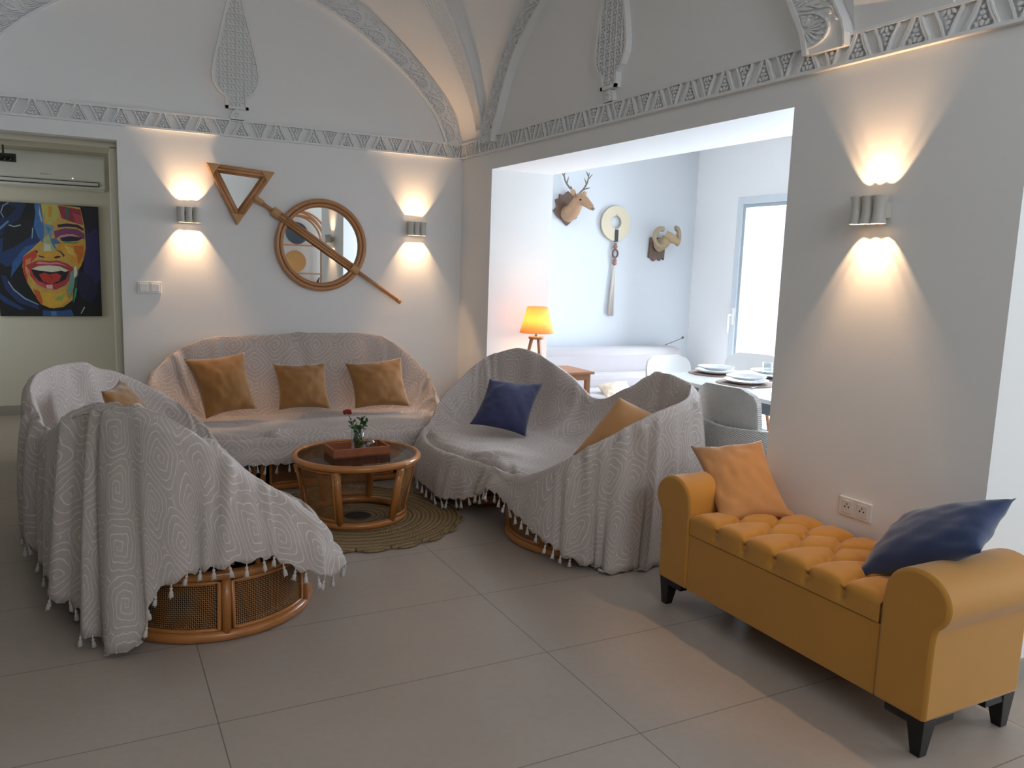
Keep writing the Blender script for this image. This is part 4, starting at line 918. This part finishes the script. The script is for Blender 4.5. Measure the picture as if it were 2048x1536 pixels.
# --- right loveseat
rimR = [(-.655,-1.08,.40),(-.50,-.90,.53),(-.341,-.82,.64),(-.185,-.82,.765),(-.074,-.90,.838),(.063,-1.10,.872),(.16,-1.45,.76),(.216,-1.75,.625),(.226,-2.10,.745),(.200,-2.42,.878),(.19,-2.70,.86),(.04,-2.90,.82),(-.20,-2.98,.78),(-.40,-2.99,.715),(-.597,-2.94,.612),(-.70,-2.80,.50),(-.73,-2.58,.40),(-.72,-2.30,.35),(-.70,-2.05,.325),(-.80,-1.80,.335),(-.84,-1.50,.345),(-.78,-1.25,.36)]
hemR = [(-.74,-1.04,.10),(-.58,-.82,.10),(-.38,-.74,.12),(-.185,-.74,.15),(-.02,-.80,.15),(.14,-1.05,.15),(.24,-1.45,.15),(.29,-1.75,.15),(.32,-2.10,.15),(.30,-2.45,.12),(.26,-2.78,.06),(.10,-3.02,.02),(-.20,-3.07,.008),(-.44,-3.06,.006),(-.60,-2.97,.03),(-.735,-2.83,.11),(-.80,-2.58,.205),(-.80,-2.28,.25),(-.77,-2.05,.15),(-.87,-1.80,.075),(-.91,-1.50,.11),(-.85,-1.22,.13)]
spR = ((-.38, -1.45), (-.33, -2.45))
throw(rimR, hemR, spR, .365, 'grey patterned throw over the right loveseat beside the bench', 11, fold=.028, folds=[.8,.8,.8,.6,.6,.6,.6,.6,.8,1,1.3,1.6,1.7,1.5,1.0,.5,.4,.5,.9,.6,.5,.7])
body('rattan_loveseat', 'double lobed rattan loveseat under a throw near the alcove opening', 'loveseat', rimR, spR, .365, [(((-.40,-1.45),(-.3999,-1.45)), .37, 6), (((-.335,-2.48),(-.3349,-2.48)), .39, 6)], None)
# --- left loveseat (seen from behind)
rimL = [(-1.87,-2.86,.315),(-1.90,-2.98,.40),(-2.03,-3.02,.53),(-2.143,-3.03,.613),(-2.312,-3.04,.765),(-2.475,-2.98,.87),(-2.60,-2.84,.892),(-2.70,-2.65,.872),(-2.80,-2.45,.80),(-2.86,-2.20,.68),(-2.93,-1.98,.72),(-2.965,-1.75,.82),(-2.92,-1.48,.868),(-2.784,-1.25,.862),(-2.563,-1.05,.78),(-2.326,-1.0,.635),(-2.16,-1.07,.50),(-2.08,-1.22,.39),(-2.06,-1.50,.355),(-2.02,-1.85,.34),(-1.93,-2.20,.34),(-1.85,-2.50,.335)]
hemL = [(-1.80,-2.90,.22),(-1.86,-3.06,.20),(-1.99,-3.09,.25),(-2.12,-3.12,.335),(-2.33,-3.13,.33),(-2.49,-3.10,.27),(-2.65,-3.02,.02),(-2.80,-2.82,.09),(-2.88,-2.52,.13),(-2.93,-2.25,.15),(-2.98,-2.00,.16),(-3.02,-1.75,.14),(-3.02,-1.42,.15),(-2.88,-1.12,.10),(-2.60,-.95,.08),(-2.30,-.90,.10),(-2.08,-1.00,.12),(-1.99,-1.22,.14),(-1.98,-1.50,.16),(-1.95,-1.85,.17),(-1.86,-2.20,.18),(-1.78,-2.52,.2)]
spL = ((-2.28, -2.60), (-2.50, -1.50))
throw(rimL, hemL, spL, .365, 'grey patterned throw over the left loveseat, seen from behind', 23, fold=.036, folds=[.9,.9,.6,.5,.6,1.0,1.3,1.3,1.1,1,.8,.6,.7,.7,.7,.7,.7,.6,.6,.6,.6,.8])
body('rattan_loveseat', 'rattan loveseat with cane base in the left foreground', 'loveseat', rimL, spL, .365, [(((-2.28,-2.647),(-2.2799,-2.647)), .39, 6), (((-2.52,-1.50),(-2.5199,-1.50)), .37, 6)], None)

# ================================================================== COFFEE TABLE, RUG
e = empty('coffee_table', (-1.38, -1.735, .012), 0, 'round tapered rattan coffee table with cane sides and glass top', 'coffee table')
RT, RB, HT = .345, .27, .375
ringp = lambda r, z, n=72: [(r*math.cos(2*PI*k/n), r*math.sin(2*PI*k/n), z) for k in range(n)]
MB().tube(ringp(RT, HT-.018), .020, 12, True).build('top_rim', RATTAN, e, smooth=True)
MB().tube(ringp(RB, .02), .020, 12, True).build('base_ring', RATTAN, e, smooth=True)
MB().lathe([(0, HT-.016), (RT-.015, HT-.016), (RT-.012, HT-.010), (RT-.015, HT-.006), (0, HT-.006)], n=64).build('glass_top', TGLASS, e)
MB().tube(ringp(RT-.03, HT-.03), .010, 8, True).build('inner_rim', RATTAN, e, smooth=True)
rad = lambda z: RB+(RT-RB)*z/HT
PA = [math.radians(a) for a in (-125, -62, -8, 57, 118, 178)]     # six posts; alternate bays are open
for a in PA:
    MB().tube([((rad(z)-.004)*math.cos(a), (rad(z)-.004)*math.sin(a), z) for z in (.02, HT-.02)], .019, 10).build('post', RATTAN, e, smooth=True)
    MB().tube([(rad(z)*math.cos(a), rad(z)*math.sin(a), z) for z in (HT-.075, HT-.045)], .0215, 12).build('binding', RATTAN_L, e)
for i in (1, 3, 5):
    a0, a1 = PA[i]+.07, PA[(i+1) % 6]+(2*PI if i == 5 else 0)-.07
    mb = MB(); mb.grid(lambda a, b: ((rad(.05+b*.28)-.008)*math.cos(a0+(a1-a0)*a), (rad(.05+b*.28)-.008)*math.sin(a0+(a1-a0)*a), .05+b*.28), 16, 4, uvfn=lambda a, b: (a*.30, b*.28))
    pn = mb.build('cane_panel', CANE, e, smooth=True)
    fr = [(rad(.05)*math.cos(a0+(a1-a0)*t/10), rad(.05)*math.sin(a0+(a1-a0)*t/10), .05) for t in range(11)]+[(rad(.33)*math.cos(a1-(a1-a0)*t/10), rad(.33)*math.sin(a1-(a1-a0)*t/10), .33) for t in range(11)]
    MB().tube(fr, .008, 8, True).build('panel_edging', RATTAN, pn, smooth=True)
mb = MB()
for a in (-1.05, .5, 2.3): mb.tube([(RT*math.cos(a+t), RT*math.sin(a+t), HT-.018) for t in (0, .06, .12)], .0215, 12)
mb.build('rim_binding', RATTAN_L, e)
ZT = .012+HT-.006
e = empty('serving_tray', (-1.378, -1.735, ZT), .03, 'wooden serving tray on the coffee table', 'tray')
mb = MB(); mb.box(-.165, .165, -.095, .095, 0, .006).build('tray_base', WOODT, e)
mb = MB(); t = .009
for x0, x1, y0, y1 in ((-.165, .165, -.095, -.086), (-.165, .165, .086, .095), (-.165, -.156, -.086, .086), (.156, .165, -.086, .086)): mb.box(x0, x1, y0, y1, .0, .048)
mb.build('tray_side', WOODT, e, bevel=.002)
e = empty('flower_vase', (-1.375, -1.735, ZT+.006), 0, 'clear glass vase with green leaves and a red rose', 'vase')
MB().lathe([(0, 0), (.036, 0), (.037, .14), (.035, .14), (.033, .006), (0, .006)], n=28).build('vase_glass', VGLASS, e, smooth=True)
mb = MB(); stems = [((-.01, 0, .01), (-.02, 0, .12), (-.055, .0, .225)), ((.0, .01, .01), (.01, .01, .12), (.03, .02, .20)), ((.01, -.01, .01), (.02, 0, .13), (.055, .01, .17)), ((0, 0, .01), (-.01, -.01, .12), (-.035, -.01, .18))]
for s in stems: mb.tube([tuple(p) for p in crv(s, 8)], .0022, 5)
mb.build('stem', GREEN, e, smooth=True)
def leaf(mb, p, d, L, Wd):
    d = Vector(d).normalized(); sd = d.cross(Vector((random.uniform(-.3, .3), random.uniform(-1, 1), 1))).normalized(); p = Vector(p); n = d.cross(sd)
    vs = [p, p+d*L*.35+sd*Wd+n*.004, p+d*L*.75+sd*Wd*.7, p+d*L, p+d*L*.75-sd*Wd*.7, p+d*L*.35-sd*Wd+n*.004, p+d*L*.5-n*.003]
    mb.add(vs, [(0, 1, 6), (1, 2, 6), (2, 3, 6), (3, 4, 6), (4, 5, 6), (5, 0, 6)])
mb = MB(); rg = random.Random(4)
for k in range(34):
    z = rg.uniform(.03, .13); leaf(mb, (rg.uniform(-.018, .018), rg.uniform(-.018, .018), z), (rg.uniform(-.5, .5), rg.uniform(-.5, .5), 1), .035, .011)
for s in stems[1:]:
    for k in range(11):
        t = rg.uniform(.5, 1); p = crv(s, 12)[int(t*11)]; leaf(mb, p, (rg.uniform(-1, 1), rg.uniform(-1, 1), rg.uniform(-.3, .8)), .032, .010)
for z, dx in ((.17, .02), (.15, -.02), (.19, .015)): leaf(mb, (-.04, 0, z), (dx, .1, .01), .025, .007)
mb.build('leaves', GREEN, e)
mb = MB()
for k in range(13):
    a = k*2.4; r = .004+.0016*k; c = Vector((-.058+r*math.cos(a), r*math.sin(a), .232+.006*(1-k/13))); mb.lathe([(0, -.012), (.009, -.006), (.010, .004), (.006, .011), (0, .008)], tuple(c), 7)
mb.build('rose', RED, e, smooth=True)
tag(MB().lathe([(0, 0), (.022, 0), (.034, .014), (.040, .036), (.034, .058), (.022, .068), (.021, .066), (.032, .056), (.037, .036), (.031, .016), (0, .004)], n=24).build('glass_tealight', VGLASS, loc=(-1.303, -1.715, ZT+.006), smooth=True), 'small round glass holder beside the flower vase', 'glass')
# rug
def rugf(a, b):
    th = 2*PI*a; sc = 1+.035*abs(math.sin(th*10))-.01; r = .585*b*(sc if b > .9 else 1); zz = .010 if b < .995 else .002
    return (r*math.cos(th), r*math.sin(th), zz+(.003*math.sin(b*PI/.0445) if b < .99 else 0))
mb = MB(); mb.grid(rugf, 200, 60, closed=True, uvfn=lambda a, b: (a, b))
for k in range(20):     # braided scallop loops round the border
    a0 = 2*PI*(k+.5)/20; rr = .575; pts = [((rr+.030*math.sin(PI*t/8))*math.cos(a0+(t-4)/8*.30), (rr+.030*math.sin(PI*t/8))*math.sin(a0+(t-4)/8*.30), .009) for t in range(9)]
    mb.tube(pts, .008, 6)
tag(mb.build('jute_rug', JUTE, smooth=True, loc=(-1.372, -1.735, 0)), 'round coiled jute rug with scalloped edge under the coffee table', 'rug')

# ================================================================== YELLOW BENCH
e = empty('storage_bench', (0, 0, 0), 0, 'mustard velvet storage bench with tufted seat and rolled arms', 'bench')
FX, BX, Y0, Y1 = -.49, -.02, -3.578, -4.518
MB().box(FX, BX, Y1, Y0, .125, .368).build('box', VELV, e, bevel=.004)
# tufted lid
folds = []; n6 = 6; sp = (Y0-Y1)/n6
yy = [Y0-sp*k for k in range(n6+1)]; xa, xb, xc = FX+.11, FX+.235, FX+.36
bt = [(xa, yy[k]) for k in range(1, n6)]+[(xb, yy[k]-sp/2) for k in range(n6)]+[(xc, yy[k]) for k in range(1, n6)]
for k in range(1, n6):
    folds += [((FX, yy[k]), (xa, yy[k])), ((BX, yy[k]), (xc, yy[k]))]
    for s in (-.5, .5): folds += [((xa, yy[k]), (xb, yy[k]+s*sp)), ((xc, yy[k]), (xb, yy[k]+s*sp))]
folds += [((xb, yy[0]-sp/2), (xa-.03, yy[0])), ((xb, yy[n6]+sp/2), (xa-.03, yy[n6]))]
A_ = np.array([f[0] for f in folds]); B_ = np.array([f[1] for f in folds]); BT = np.array(bt); DD = B_-A_; DL = (DD**2).sum(1)
def lid(x, y):
    p = np.array((x, y)); t = np.clip(((p-A_)*DD).sum(1)/DL, 0, 1); d = np.sqrt((((A_+DD*t[:, None])-p)**2).sum(1)).min(); db = np.sqrt(((BT-p)**2).sum(1)).min()
    return .016*math.exp(-(d/.009)**2)+.010*math.exp(-(d/.03)**2)+.026*math.exp(-(db/.020)**2)
ND = 132
def lidp(a, b):
    y = Y0-.004-(Y0-Y1-.008)*a
    # b wraps: front face bottom -> front edge -> top -> back
    if b < .22: t = b/.22; x = FX-.004; z = .372+t*.062; g = lid(FX+.001, y)*.8; return (x+g*sm(t, .0, .6), y, z)
    t = (b-.22)/.78; r = .03; x = FX-.004+t*(BX-FX+.0); e0 = min(t*(BX-FX), r)/r; e1 = min((1-t)*(BX-FX), r)/r
    zr = .434+.030*math.sqrt(max(0, 1-(1-e0)**2))*1.0 if e0 < 1 else .464
    zr = zr-(.02*(1-e1)**2); crown = .012*math.sin(PI*t)*1.0; ea = min(1, min(a, 1-a)*18); g = lid(x, y)
    return (x, y, zr+crown-g*1.1-.014*(1-ea)**2)
mb = MB(); mb.grid(lidp, ND, 64); mb.box(FX+.01, BX, Y1+.006, Y0-.006, .372, .42); mb.build('tufted_lid', VELV, e, smooth=True)
for x, y in bt:
    MB().lathe([(0, .005), (.006, .004), (.009, 0), (.006, -.003)], n=12).build('button', VELV, e, smooth=True, loc=(x, y, .464+.012*math.sin(PI*(x-FX)/(BX-FX))-.046))
def arm(s, yb, label=None):
    # profile in (outward distance q from inner face, z)
    rc = .094; cq, cz = .142-.0, .497
    pr = [(0, .125), (0, .455)]
    for k in range(0, 19):
        a = math.radians(172-k*(218/18)); pr.append((.118+.112*math.cos(a), .497+.097*math.sin(a)))
    pr += [(.191, .412), (.188, .385), (.187, .34), (.187, .125)]
    mb = MB(); mb.prism(pr, lambda q, z, h: (h, yb+s*q, z), FX-.006, BX+.002); return mb.build('arm', VELV, e, bevel=.012, angle=35)
arm(1, Y0); arm(-1, Y1)
mb = MB()
for x in (FX+.03, BX-.03):
    for y, s in ((Y0+.155, 1), (Y1-.155, -1)): pass
for x, sx in ((FX+.035, -1), (BX-.035, 1)):
    for y, s in ((Y0+.150, 1), (Y1-.150, -1)):
        mb = MB(); 
        vs = [(x-.032, y-.032, .125), (x+.032, y-.032, .125), (x+.032, y+.032, .125), (x-.032, y+.032, .125), (x-.017+sx*.006, y-.017+s*.006, 0), (x+.017+sx*.006, y-.017+s*.006, 0), (x+.017+sx*.006, y+.017+s*.006, 0), (x-.017+sx*.006, y+.017+s*.006, 0)]
        mb.add(vs, [(0, 1, 2, 3), (7, 6, 5, 4), (0, 4, 5, 1), (1, 5, 6, 2), (2, 6, 7, 3), (3, 7, 4, 0)])
        mb.box(min(x, x-sx*.12), max(x, x-sx*.12), y-.028, y+.028, .098, .124); mb.box(x-.03, x+.03, min(y, y-s*.11), max(y, y-s*.11), .098, .124)
        mb.build('leg', BLACKW, e, bevel=.003)

# ================================================================== SHELF SEEN IN THE MIRROR
e = empty('rattan_shelf', (.52, -8.15, 0), 0, 'arched rattan shelf reflected in the round mirror', 'shelf')
mb = MB()
for y in (-.12, .12):
    for dx in (0, .07):
        r = .50-dx; mb.tube([(-r, y, 0)]+[(r*math.cos(PI-PI*k/20), y, 1.72+(r+.05)*math.sin(PI*k/20)) for k in range(21)]+[(r, y, 0)], .017, 8)
mb.build('arch_frame', RATTAN, e, smooth=True)
for z in (.45, .85, 1.22, 1.70): MB().box(-.49, .49, -.13, .13, z-.012, z+.012).build('shelf_board', RATTAN, e, bevel=.005)
def dplate(x, z, r, c, label):
    o = MB().lathe([(0, 0), (r, .012), (r, .018), (0, .008)], n=36).build('decorative_plate', mat(label[:12].replace(' ', '_')+'_m', c, .6, noise=.2, nscale=30), rot=(-PI/2+.15, 0, 0), loc=(.52+x, -8.17, z+r)); tag(o, label, 'plate')
dplate(-.02, 1.712, .19, '#3c4654', 'dark grey plate on the top board of the arched shelf')
dplate(-.05, 1.232, .19, '#c08d4f', 'round straw plate on the middle board of the arched shelf')
dplate(-.02, .862, .16, '#9c3a2c', 'red brown plate on the lower board of the arched shelf')
mb = MB(); sweep(mb, [(0, 0, 0), (.02, 0, .10), (.0, 0, .2), (.03, 0, .30)], [.07, .06, .03, .008], .5); mb.tube([(-.02, 0, .04), (-.14, 0, .19)], [.03, .006], 8)
tag(mb.build('figurine', mat('figurine_dark', '#3a3330', .5), smooth=True, loc=(.86, -8.15, .862)), 'dark pointed figurine on the lower board of the arched shelf', 'figurine')
mb = MB(); sweep(mb, [(0, 0, 0), (0, 0, .06), (.01, 0, .14)], [.035, .03, .015])
tag(mb.build('figurine', mat('figurine_blue', '#58678c', .3), smooth=True, loc=(.17, -8.12, 1.712)), 'small blue figurine on the top board of the arched shelf', 'figurine')
